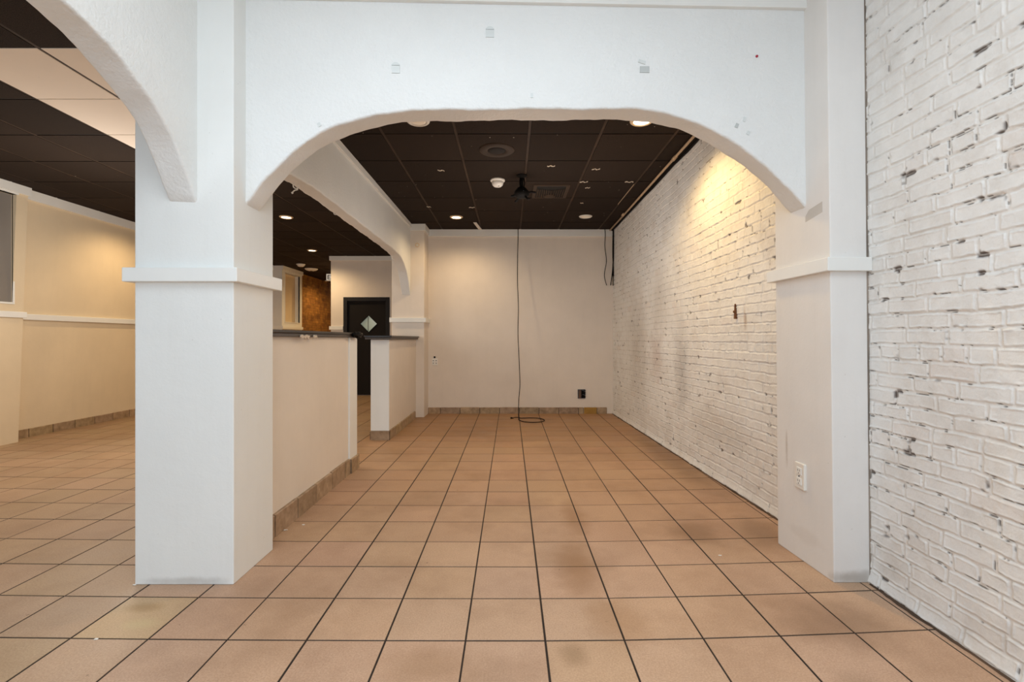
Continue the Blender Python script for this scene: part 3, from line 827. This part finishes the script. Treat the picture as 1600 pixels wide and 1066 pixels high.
# air vent
vx0, vx1, vy0, vy1 = .225, .575, 4.66, 5.085
t = thing('air_vent', 'dark square ceiling air vent with louvers beside the projector mount', 'air vent', ((vx0+vx1)/2, (vy0+vy1)/2, HC))
mb = MB(); f = .034
mb.box(vx0, vx1, vy0, vy0+f*.9, HC-.012, HC+.002); mb.box(vx0, vx1, vy1-f*.4, vy1, HC-.012, HC+.002); mb.box(vx0, vx0+f, vy0+f*.9, vy1-f*.4, HC-.012, HC+.002); mb.box(vx1-f, vx1, vy0+f*.9, vy1-f*.4, HC-.012, HC+.002)
obj('frame', mb, M['metal_dark'], t, .002)
mb = MB(); mb.box(vx0+.01, vx1-.01, vy0+.01, vy1-.01, HC-.004, HC-.0025); obj('cavity', mb, M['vent_black'], t)
mb = MB(); n = 13
for k in range(n):
    x = vx0+f+.01+(vx1-vx0-2*f-.02)*k/(n-1); tl = .010*(1 if k > n/2 else -1); ya = vy0+f+.14-.05*abs(k-6)/6
    mb.hexa([(x-.003-tl, ya, HC-.014), (x+.001-tl, ya, HC-.014), (x+.001-tl, vy1-.02, HC-.014), (x-.003-tl, vy1-.02, HC-.014)],
            [(x-.001, ya, HC-.004), (x+.003, ya, HC-.004), (x+.003, vy1-.02, HC-.004), (x-.001, vy1-.02, HC-.004)])
obj('louvers', mb, M['metal_dark'], t)
mb = MB(); mb.lathe(((vx0+vx1)/2, vy1-.07, HC-.004), [(.055, .0), (.055, -.012), (.03, -.016), (.001, -.017)], 28); obj('damper', mb, M['metal_dark'], t, smooth=True)

# conduit along the brick wall
t = thing('conduit', 'tan metal conduit running along the dark ceiling beside the white brick', 'conduit', (1.325, 4.4, HC-.015))
mb = MB(); mb.tube([(1.316, 2.24, HC-.012), (1.318, 3.4, HC-.015), (1.325, 4.4, HC-.012), (1.332, 5.5, HC-.015), (1.337, 6.58, HC-.013)], .0105, 12); obj('pipe', mb, M['pipe'], t, smooth=True)
for y in (3.95, 5.75):
    mb = MB(); mb.tube([(1.323, y-.035, HC-.013), (1.323, y+.035, HC-.013)], .015, 14); obj('coupling', mb, M['pipe'], t, smooth=True)
mb = MB(); mb.tube([(1.366+.003*math.sin(k*1.7), 2.24+k*.31, HC-.018+.004*math.sin(k*2.3)) for k in range(15)], .008, 8)
tag(obj('cable_run', mb, M['black_rubber'], smooth=True, origin=(1.366, 4.4, HC-.018)), 'black cable tucked between the tan conduit and brick wall', 'cable')
mb = MB(); mb.hexa([(1.338, 2.24, HC-.010), (1.385, 2.24, HC-.010), (1.385, 6.589, HC-.010), (1.348, 6.589, HC-.010)], [(1.338, 2.24, HC), (1.385, 2.24, HC), (1.385, 6.589, HC), (1.348, 6.589, HC)])
struct('trim_14', mb, M['tbar_black'])
# white strip, bright grid edge
mb = MB(); mb.hexa([(-.462, 6.17, HC-.008), (-.422, 6.17, HC-.008), (-.375, 6.572, HC-.008), (-.418, 6.572, HC-.008)], [(-.462, 6.17, HC-.002), (-.422, 6.17, HC-.002), (-.375, 6.572, HC-.002), (-.418, 6.572, HC-.002)])
tag(obj('plastic_strip', mb, M['white_plastic'], origin=(-.42, 6.37, HC)), 'short white plastic strip on the dark ceiling by the back wall', 'strip')
mb = MB(); mb.hexa([(1.172, 4.65, HC-.003), (1.178, 4.65, HC-.003), (1.178, 5.35, HC-.003), (1.172, 5.35, HC-.003)], [(1.172, 4.65, HC), (1.178, 4.65, HC), (1.178, 5.35, HC), (1.172, 5.35, HC)])
tag(obj('metal_edge', mb, M['pipe'], origin=(1.175, 5, HC)), 'thin bare metal edge on a ceiling grid bar near the conduit', 'metal edge')

# bits of torn paper on the dark ceiling
scraps = [(689, 266, 10, 'torn paper bit on the dark ceiling left of the smoke detector'),
          (861, 259, 12, 'torn paper bit on the dark ceiling just in front of the air vent'),
          (931, 264, 12, 'torn paper bit on the ceiling, ahead of and right of the air vent'),
          (912, 284, 12, 'thin torn paper bit on a ceiling seam right of the air vent'),
          (918, 293, 7, 'tiny torn paper bit right of the air vent, nearest its corner'),
          (983, 284, 13, 'thin torn paper strip on the ceiling nearest the conduit'),
          (737, 324, 9, 'curled paper thread on the ceiling near the lit back light'),
          (670, 323, 6, 'small torn bit on the ceiling seam beside the left header crown'),
          (909, 317, 5, 'small torn bit on the ceiling in front of the unlit disc light')]
for (px, py, w, lab) in scraps:
    Y = F*(HC-1)/(530-py); X = (px-797)/F*Y; ww = w/F*Y
    r = random.Random(px); mb = MB(); n = 6
    for k in range(n-1):
        x0 = X-ww/2+ww*k/(n-1); x1 = X-ww/2+ww*(k+1)/(n-1); o0 = .012*math.sin(k*2+px); o1 = .012*math.sin((k+1)*2+px); h0 = .008+.004*math.sin(k*3); h1 = .008+.004*math.sin(k*3+3)
        a_, b_ = HC-.004-.002*(k % 2), HC-.004-.002*((k+1) % 2); mb.hexa([(x0, Y+o0-h0, a_), (x1, Y+o1-h1, b_), (x1, Y+o1+h1, b_), (x0, Y+o0+h0, a_)], [(x0, Y+o0-h0, HC), (x1, Y+o1-h1, HC), (x1, Y+o1+h1, HC), (x0, Y+o0+h0, HC)])
    tag(obj('paper_scrap', mb, M['paper'], origin=(X, Y, HC-.004)), lab, 'paper scrap', 'torn bits stuck to the dark ceiling')
# pin-size paint specks on the dark ceiling: nobody could count them
mb = MB(); r = random.Random(4)
for k in range(110):
    X = r.uniform(-1.2, 1.3) if k < 70 else r.uniform(-4.5, -1.5); Y = r.uniform(2.6, 6.5) if k < 70 else r.uniform(2.0, 10); s = r.uniform(.0012, .0032)
    mb.quad((X-s, Y-s, HC-.0035), (X+s, Y-s*1.2, HC-.0035), (X+s*1.1, Y+s, HC-.0035), (X-s, Y+s*1.3, HC-.0035))
o = obj('paint_specks', mb, M['paper']); tag(o, 'pin-size pale specks scattered over the dark ceiling tiles', 'specks'); o['kind'] = 'stuff'

# ------------------------------------------------------------------ EXIT SIGN
ex, ey, ez = -3.88, 10.8, 2.29
t = thing('exit_sign', 'white exit sign hanging under the dark ceiling beyond the counter', 'exit sign', (ex, ey, ez))
mb = MB(); mb.box(ex-.165, ex+.165, ey, ey+.05, ez-.0, ez+.145); obj('housing', mb, M['sign_white'], t, .006)
mb = MB(); mb.box(ex-.19, ex+.19, ey-.012, ey+.06, ez-.014, ez+.002); obj('base_rail', mb, M['white_plastic'], t, .003)
mb = MB(); mb.box(ex-.05, ex+.05, ey+.005, ey+.045, ez+.143, HC); obj('canopy', mb, M['white_plastic'], t, .003)
cu = bpy.data.curves.new('lettering', 'FONT'); cu.body = 'EXIT'; cu.size = .135*S; cu.extrude = .002; cu.offset = .003; cu.align_x = 'CENTER'
cu.space_character = 1.05; cu.materials.append(M['sign_red'])
tmp = bpy.data.objects.new('lettering_source', cu); col.objects.link(tmp); bpy.context.view_layer.update()
me = bpy.data.meshes.new_from_object(tmp); bpy.data.objects.remove(tmp); me.name = 'lettering'
if not me.materials: me.materials.append(M['sign_red'])
o = bpy.data.objects.new('lettering', me); col.objects.link(o); o.parent = t; o.rotation_euler = (math.pi/2, 0, 0); o.location = Vector((0, -.0035, .027))*S

# ------------------------------------------------------------------ OUTLETS, BOX, CABLES
def outlet_front(x, z, y, w=.080, h=.096):
    t = thing('wall_outlet', 'white double outlet plate on the back wall near the far pillar', 'outlet', (x, y, z))
    mb = MB(); mb.box(x-w/2, x+w/2, y-.006, y, z-h/2, z+h/2); pl = obj('cover_plate', mb, M['white_plastic'], t, .003)
    for dx in (-.019, .019):
        mb = MB(); mb.box(x+dx-.012, x+dx+.012, y-.0085, y-.004, z-.035, z+.033); s = obj('socket', mb, M['trim'], t, .002)
        for dz in (-.018, .016):
            mb = MB(); mb.box(x+dx-.006, x+dx+.006, y-.0092, y-.008, z+dz-.005, z+dz+.006); obj('plug_hole', mb, M['slot'], s)
    mb = MB(); mb.lathe((x-.003, y-.004, z+h/2+.014), [(.001, -.012), (.010, -.010), (.013, 0), (.010, .004)], 16, 'y'); obj('black_plug', mb, M['black'], t, smooth=True)
x, y, z = P(679.5, 565.5, 6.589); outlet_front(x, z, 6.589)
# outlet on the pillar side
oy, oz = 2.215, .383; oxp = 1.3155-.0090*oz
t = thing('wall_outlet', 'white single outlet plate low on the right pillar side', 'outlet', (oxp, oy, oz))
mb = MB(); mb.box(oxp-.008, oxp+.006, oy-.036, oy+.036, oz-.058, oz+.058); pl = obj('cover_plate', mb, M['white_plastic'], t, .003)
for dz in (-.024, .022):
    mb = MB(); mb.box(oxp-.0105, oxp-.004, oy-.019, oy+.019, oz+dz-.017, oz+dz+.017); s = obj('socket', mb, M['trim'], t, .004)
    for (a_, b_, c_, d_) in ((-.008, -.006, -.001, .008), (.006, .008, -.001, .008), (-.002, .002, -.011, -.007)):
        mb = MB(); mb.box(oxp-.0110, oxp-.0095, oy+a_, oy+b_, oz+dz+c_, oz+dz+d_); obj('slot', mb, M['slot'], s)
mb = MB(); mb.lathe((oxp-.008, oy, oz-.001), [(.004, .002), (.0035, -.0015), (.001, -.002)], 12, 'x'); obj('screw', mb, M['box_metal'], t, smooth=True)

# open junction box on the back wall
x, y, z = P(908.5, 615.5, 6.589)
t = thing('junction_box', 'open black junction box with loose wires low on the back wall', 'junction box', (x, y, z))
mb = MB(); a = .050; b = .060; w = .006
mb.box(x-a, x+a, y-.004, y+.003, z-b, z+b); obj('back_plate', mb, M['vent_black'], t)
mb = MB()
for (x0, x1, z0, z1) in ((x-a, x-a+w, z-b, z+b), (x+a-w, x+a, z-b, z+b), (x-a+w, x+a-w, z-b, z-b+w), (x-a+w, x+a-w, z+b-w, z+b)): mb.box(x0, x1, y-.022, y-.001, z0, z1)
obj('rim', mb, M['box_metal'], t, .001)
mb = MB(); mb.box(x-a+w+.002, x-.006, y-.03, y-.004, z-b+.004, z+b-.006); obj('bracket', mb, M['box_brown'], t, .002)
for k in range(4):
    mb = MB(); zz = z-.04+k*.026
    mb.tube([(x+.004, y-.006, zz), (x+.020, y-.030, zz+.008), (x+.038, y-.026, zz-.004), (x+.052, y-.020, zz+.006)], .006, 8); obj('wire', mb, M['box_metal'] if k % 2 else M['black'], t, smooth=True)

def curve(name, pts, r, mat, label, cat, group=None, parent=None):
    P_ = [Vector(p) for p in pts]; out = []
    for i in range(len(P_)-1):
        a, b, c, d = P_[max(i-1, 0)], P_[i], P_[i+1], P_[min(i+2, len(P_)-1)]
        for k in range(7):
            t = k/7; out.append(.5*((2*b)+(c-a)*t+(2*a-5*b+4*c-d)*t*t+(3*b-a-3*c+d)*t**3))
    out.append(P_[-1])
    mb = MB(); mb.tube(out, r, 8)
    if parent: return obj(name, mb, mat, parent, smooth=True)
    return tag(obj(name, mb, mat, smooth=True, origin=pts[0]), label, cat, group)
# long hanging cable with a coil on the floor
t = thing('hanging_cable', 'long thin black cable hanging down the back wall to a floor coil', 'cable', P(809, 359, 6.52))
Yc = lambda py: 6.50-.30*max(0, min(1, (py-359)/290))**1.2
pc = []
for (px, py) in ((809.5, 357), (809.5, 372), (808.8, 400), (808.6, 440), (810, 480), (809.3, 520), (811, 560), (812.3, 600), (810.6, 625), (810.0, 645)):
    pc.append(P(px, py, Yc(py)))
fl = lambda px, py, z=.006: ((px-797)/(py-530), F/(py-530), z)
pc += [(*fl(810.5, 654.5)[:2], .02)]
for (px, py) in ((810.6, 656.5), (813.5, 658.5), (820, 660.2), (832, 661), (844, 660.4), (850.5, 658.4), (848.5, 656.2), (840, 654.4), (828, 653.9), (815, 654.3)):
    pc.append(fl(px, py, .007))
pc += [fl(809, 653.9, .012), fl(804, 653.6, .008), fl(801, 654.2, .007)]
curve('cord', pc, .0048, M['black_rubber'], None, None, parent=t)
p = fl(799.8, 654.5, .009)
mb = MB(); mb.tube([(p[0]-.018, p[1], p[2]), (p[0]-.004, p[1], p[2]), (p[0]+.004, p[1], p[2])], .011, 12); mb.tube([(p[0]+.004, p[1], p[2]), (p[0]+.02, p[1], p[2])], .007, 10); obj('plug', mb, M['black'], t, smooth=True)
curve('wall_cable', [P(944.5, 356, 6.55), P(945.8, 366, 6.56), P(945, 385, 6.56), P(947.5, 408, 6.57), P(944.3, 430, 6.57), P(947.8, 446, 6.55)], .0042, M['black_rubber'],
      'single short black cable dangling at the upper right of the back wall', 'cable')
t = thing('cable_bundle', 'bundle of black cables with split ends in the back wall corner', 'cable bundle', P(957.5, 358, 6.55))
ends = [((957.6, 358), (958, 390), (957.3, 420), (954.2, 446)), ((958.6, 358), (958.6, 392), (957.8, 424), (957.9, 446.5)), ((957.9, 358), (957.4, 395), (958.6, 425), (960.6, 445))]
for k, e in enumerate(ends):
    curve('cord', [P(px, py, 6.52+.01*k) for (px, py) in e], .006, M['black_rubber'], None, None, parent=t)

# ------------------------------------------------------------------ HOOKS
def hook(x, y, z, label, s=1.0, dangling=False):
    t = thing('cup_hook', label, 'hook', (x, y, z), 'small white hooks screwed into the arch')
    pts_ = [(x, y, z+.012), (x, y, z-.004*s)]
    for k in range(9):
        a = math.pi*.5+k/8*math.pi*1.4
        pts_.append((x+.016*s*math.cos(a)*.9, y+.004*s*math.cos(a), z-.020*s+.016*s*math.sin(a)))
    mb = MB(); mb.tube(pts_, .0032*s, 8); obj('hook_body', mb, M['white_plastic'], t, smooth=True)
    if dangling:
        mb = MB(); mb.tube([(x+.012, y, z-.006), (x+.020, y, z-.028), (x+.006, y+.01, z-.044), (x-.012, y, z-.054), (x-.022, y, z-.066)], .0042, 8)
        mb.lathe((x-.023, y, z-.068), [(.001, .007), (.006, .003), (.006, -.004), (.001, -.007)], 10); obj('string_end', mb, M['white_plastic'], t, smooth=True)
hook(-1.352, 3.10, 1.992, 'white hook with a dangling knotted string under the long arch', 1.15, True)
hook(-1.345, 3.78, 1.987, 'small bare white hook under the middle of the long arch', .8)
hook(-1.330, 5.57, 1.940, 'small bare white hook under the arch bend near the far pillar', .9)
x, y, z = P(652, 383, 6.262)
t = thing('wall_ring', 'small white ring fixture high on the far pillar', 'ring', (x, y, z))
mb = MB(); n = 20
mb.tube([(x+.022*math.cos(2*math.pi*k/n), y+.0, z+.022*math.sin(2*math.pi*k/n)) for k in range(n+1)], .006, 8); obj('ring_body', mb, M['fixture_warm'], t, smooth=True)
mb = MB(); mb.lathe((x, y+.008, z), [(.024, .0), (.024, -.006), (.001, -.007)], 20, 'y'); obj('back_disc', mb, M['white_plastic'], t, smooth=True)

# ------------------------------------------------------------------ TAPE ON THE ARCH FACE
def yf(x): return 2.122+.03*x
def tape_piece(px, py, w, h, label, rounded=False, mat='tape', ang=0):
    X, Y = 0, 2.12
    for _ in range(5): X = (px-797)/F*Y; Y = yf(X)
    Z = 1+(530-py)*Y/F; w = w/F*Y; h = h/F*Y
    out = [(-w/2, -h/2), (w/2, -h/2), (w/2, h*.2)] if rounded else [(-w/2, -h/2), (w/2, -h*.48), (w*.49, h/2), (-w*.47, h*.49)]
    if rounded: out += [(w/2*math.cos(a), h*.2+h*.3*math.sin(a)) for a in [math.pi*k/8 for k in range(1, 8)]]+[(-w/2, h*.2)]
    ca, sa = math.cos(ang), math.sin(ang)
    out = [(u*ca-v*sa, u*sa+v*ca) for u, v in out]
    mb = MB(); bm = mb.bm
    f = [bm.verts.new((X+u, yf(X+u)-.0030, Z+v)) for u, v in out]; b = [bm.verts.new((X+u, yf(X+u)-.0005, Z+v)) for u, v in out]
    bm.faces.new(f); bm.faces.new(b[::-1])
    for k in range(len(out)): bm.faces.new([f[k], f[(k+1) % len(out)], b[(k+1) % len(out)], b[k]])
    if rounded:
        t = thing('tape_piece', label, 'tape', (X, Y-.001, Z), 'old tape pieces left on the front arch')
        obj('tape_body', mb, M[mat], t)
        mb = MB(); z0 = Z+h*.17; mb.box(X-w/2, X+w/2, yf(X)-.0042, yf(X)-.0031, z0, z0+h*.07); obj('fold_line', mb, M['tape_edge'], t)
    else:
        tag(obj('tape_piece', mb, M[mat], origin=(X, Y-.001, Z)), label, 'tape', 'old tape pieces left on the front arch')
tape_piece(765.5, 50, 13, 17, 'clear round-topped tape piece highest on the white front arch', True)
tape_piece(618.5, 106, 12.5, 17, 'clear round-topped tape piece on the left half of the front arch', True)
tape_piece(1007, 109, 15, 10, 'wrinkled tape piece on the right half of the front arch', False, 'tape_edge')
tape_piece(1003, 97, 12, 5, 'thin torn tape strip just above the wrinkled tape piece', False, 'tape', -.3)
tape_piece(1151, 196.5, 5, 7, 'small grey tape square above the right arch curve', False, 'tape_edge', -.4)
tape_piece(1163, 187, 4, 7, 'faint tape square up and right of the small grey one', False, 'tape', -.3)
tape_piece(1169, 208, 5, 6, 'faint tape square nearest the right arch curve', False, 'tape', -.4)
tape_piece(499, 195, 5, 6, 'small grey tape square above the left arch curve', False, 'tape', .6)
tape_piece(831, 149.5, 4, 7, 'tiny tape piece above the middle of the arch crown', False, 'tape')
X, Y, Z = P(1186, 84, 2.134)
mb = MB(); mb.lathe((X, yf(X)-.0005, Z), [(.0055, .0), (.005, -.004), (.001, -.005)], 16, 'y')
tag(obj('red_dot', mb, M['red'], smooth=True, origin=(X, Y, Z)), 'tiny red dot high on the right of the front arch', 'dot')
# silver tape on the pillar side
ty0, ty1 = 2.055, 2.165
xa = lambda y, z: (1.328+(1.309-1.328)*(y-2.013)/.387)*(1-z/2.72)+(1.296+(1.285-1.296)*(y-2.013)/.387)*(z/2.72)
mb = MB(); z0 = 1.515
mb.hexa([(xa(ty1, z0)-.002, ty1, z0-.0), (xa(ty0, z0)-.002, ty0, z0+.018), (xa(ty0, z0)+.002, ty0, z0+.018), (xa(ty1, z0)+.002, ty1, z0)],
        [(xa(ty1, z0)-.002, ty1, z0+.045), (xa(ty0, z0)-.002, ty0, z0+.062), (xa(ty0, z0)+.002, ty0, z0+.062), (xa(ty1, z0)+.002, ty1, z0+.045)])
tag(obj('tape_strip', mb, M['strip_tape'], origin=(1.31, 2.11, z0)), 'grey tape strip on the right pillar beside the arch end', 'tape')

# rusty anchor in the brick wall
ay = (1.455*F)/(1156-797); az = 1+(530-486)*ay/F; axx = float(xr_far(np.array(ay), np.array(az)))
t = thing('wall_anchor', 'rusty vertical iron anchor stub in the white brick wall', 'anchor', (axx, ay, az))
mb = MB(); mb.hexa([(axx-.012, ay-.010, az-.05), (axx+.01, ay-.010, az-.05), (axx+.01, ay+.012, az-.05), (axx-.012, ay+.012, az-.05)],
                   [(axx-.010, ay-.006, az+.045), (axx+.01, ay-.006, az+.045), (axx+.01, ay+.006, az+.045), (axx-.010, ay+.006, az+.045)])
obj('plate', mb, M['rust'], t, .002)
mb = MB(); mb.lathe((axx-.008, ay, az-.005), [(.009, .004), (.008, -.010), (.001, -.012)], 12, 'x'); obj('bolt_end', mb, M['rust'], t, smooth=True)

# ------------------------------------------------------------------ BITS ON THE FLOOR
def chip(px, py, s, mat, label, seed, cat='chip', name='paint_chip', flat=.3):
    X, Y, _ = fl(px, py); mb = MB(); bm = mb.bm
    bmesh.ops.create_icosphere(bm, subdivisions=2, radius=1); r = random.Random(seed)
    for v in bm.verts:
        k = r.uniform(.6, 1.15); v.co = Vector((X+v.co.x*s*k, Y+v.co.y*s*.7*k, max(0, s*flat*(1+v.co.z*k)*.7)))
    tag(obj(name, mb, M[mat], origin=(X, Y, 0)), label, cat)
chip(150, 999.5, .008, 'white_plastic', 'white paint chip on the grout under the yellowish tile', 1)
chip(210, 914.5, .008, 'white_plastic', 'white paint chip at the front left pillar corner', 2)
chip(1125, 868.5, .008, 'white_plastic', 'pale chip on the floor tiles left of the right pillar', 3)
chip(446, 829, .011, 'white_plastic', 'pale chip by the half wall base, the nearer of two', 4)
chip(474, 820.5, .009, 'white_plastic', 'pale chip by the half wall base, the farther of two', 5)
chip(653, 648.5, .03, 'debris', 'dark crumbs where the far pillar meets the back wall', 6, 'debris', 'debris_crumb', .5)
chip(954.5, 643, .028, 'debris', 'dark debris lump in the corner below the cable bundle', 7, 'debris', 'debris_lump', 1.4)
# dark grime line along the brick wall foot
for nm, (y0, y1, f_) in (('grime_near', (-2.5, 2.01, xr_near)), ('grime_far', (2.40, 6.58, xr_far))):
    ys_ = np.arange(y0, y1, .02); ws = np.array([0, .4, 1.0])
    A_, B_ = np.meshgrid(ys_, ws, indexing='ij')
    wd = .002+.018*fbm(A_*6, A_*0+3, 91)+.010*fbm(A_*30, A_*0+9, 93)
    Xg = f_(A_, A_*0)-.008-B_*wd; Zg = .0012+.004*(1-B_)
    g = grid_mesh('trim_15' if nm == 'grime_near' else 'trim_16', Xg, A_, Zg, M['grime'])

# ------------------------------------------------------------------ SHOP FRONT BEHIND THE CAMERA
mb = MB(); y0, y1 = -2.72, -2.60
mb.box(-5.1, 1.6, y0, y1, 0, .45); mb.box(-5.1, 1.6, y0, y1, 2.45, 2.75)
for x in (-5.0, -1.33, 1.5): mb.box(x-.12, x+.12, y0, y1, .45, 2.45)
struct('wall_front', mb, M['plaster'])
for k, (x0, x1) in enumerate(((-4.88, -1.45), (-1.21, 1.38))):
    mb = MB()
    for (a, b, c, d) in ((x0, x1, .45, .50), (x0, x1, 2.40, 2.45), (x0, x0+.05, .50, 2.40), (x1-.05, x1, .50, 2.40), ((x0+x1)/2-.025, (x0+x1)/2+.025, .50, 2.40)): mb.box(a, b, -2.69, -2.63, c, d)
    struct('window_%d' % (k+1), mb, M['frame_black'])

# ------------------------------------------------------------------ LIGHTS
def area(name, loc, rot, sx, sy, power, c):
    l = bpy.data.lights.new(name, 'AREA'); l.shape = 'RECTANGLE'; l.size = sx*S; l.size_y = sy*S; l.energy = power; l.color = c
    o = bpy.data.objects.new(name, l); col.objects.link(o); o.location = Vector(loc)*S; o.rotation_euler = rot; return o
def spot(name, loc, power, c, angle=150, blend=.6, r=.05, rot=(0, 0, 0)):
    l = bpy.data.lights.new(name, 'SPOT'); l.energy = power; l.color = c; l.spot_size = math.radians(angle); l.spot_blend = blend; l.shadow_soft_size = r
    o = bpy.data.objects.new(name, l); col.objects.link(o); o.location = Vector(loc)*S; o.rotation_euler = rot; return o
def point(name, loc, power, c, r=.05):
    l = bpy.data.lights.new(name, 'POINT'); l.energy = power; l.color = c; l.shadow_soft_size = r
    o = bpy.data.objects.new(name, l); col.objects.link(o); o.location = Vector(loc)*S; return o
fwd = math.radians(90)
area('window_light', (.1, -2.58, 1.5), (fwd+.04, 0, 0), 2.5, 1.8, 33, (.62, .83, 1))
area('window_light_left', (-3.1, -2.58, 1.5), (fwd, 0, 0), 3.2, 1.8, 54, (.80, .91, 1))
area('transom_light', (.1, -1.9, 2.60), (math.radians(58), 0, 0), 2.4, .5, 17, (.26, .58, 1))
area('front_room_ceiling_light', (-.15, .45, 2.64), (0, 0, 0), 1.6, 1.6, 50, (.82, .92, 1))  # unseen soft fill added to brighten the near floor, walls and pillar sides
point('camera_flash', (-.30, -.40, 1.10), 26, (1, .95, .88), .05)
WARM = (1, .72, .40)
spot('downlight_brick', (.885, 3.30, HC-.03), 84, (1, .67, .28), 150, .6)
spot('downlight_back', (-.646, 5.90, HC-.03), 40, WARM, 156, .7)
spot('downlight_counter', (-2.69, 5.90, HC-.03), 70, WARM, 155, .7)
spot('downlight_door', (-3.27, 8.11, HC-.03), 70, WARM, 155, .7)
spot('downlight_left', (-4.16, 5.90, HC-.03), 66, WARM, 155, .7)
spot('downlight_left_near', (-4.0, 2.6, HC-.03), 50, WARM, 155, .7)  # unseen spot placed out of view, no fixture built
spot('downlight_panel', (-3.32, 9.75, HC-.03), 55, WARM, 155, .7)  # hidden spot added to warm the far panel recess, no fixture
spot('downlight_corridor', (-3.9, 11.6, HC-.03), 70, (1, .62, .24), 160, .6)
# soft fill points added in mid-air to brighten the two rooms, no fixtures
point('room_fill_back', (.15, 4.3, 1.60), 33, (1, .93, .86), .55)
point('room_fill_left', (-3.2, 4.1, 1.62), 80, (1, .93, .84), .7)

w = bpy.data.worlds.new('world'); bpy.context.scene.world = w; w.use_nodes = True
w.node_tree.nodes['Background'].inputs[0].default_value = (.75, .85, 1, 1); w.node_tree.nodes['Background'].inputs[1].default_value = .6

# ------------------------------------------------------------------ CAMERA
cam = bpy.data.cameras.new('camera'); co = bpy.data.objects.new('camera', cam); col.objects.link(co)
cam.sensor_width = 36; cam.lens = F/1600*36; cam.shift_x = 3/1600; cam.shift_y = -3/1600; cam.clip_start = .02
co.location = (0, 0, S); co.rotation_euler = (fwd, 0, 0)
sc = bpy.context.scene; sc.camera = co
sc.view_settings.view_transform = 'Standard'; sc.view_settings.look = 'None'; sc.view_settings.exposure = 0; sc.view_settings.gamma = 1
sc.cycles.max_bounces = 8; sc.cycles.diffuse_bounces = 6; sc.cycles.use_denoising = True
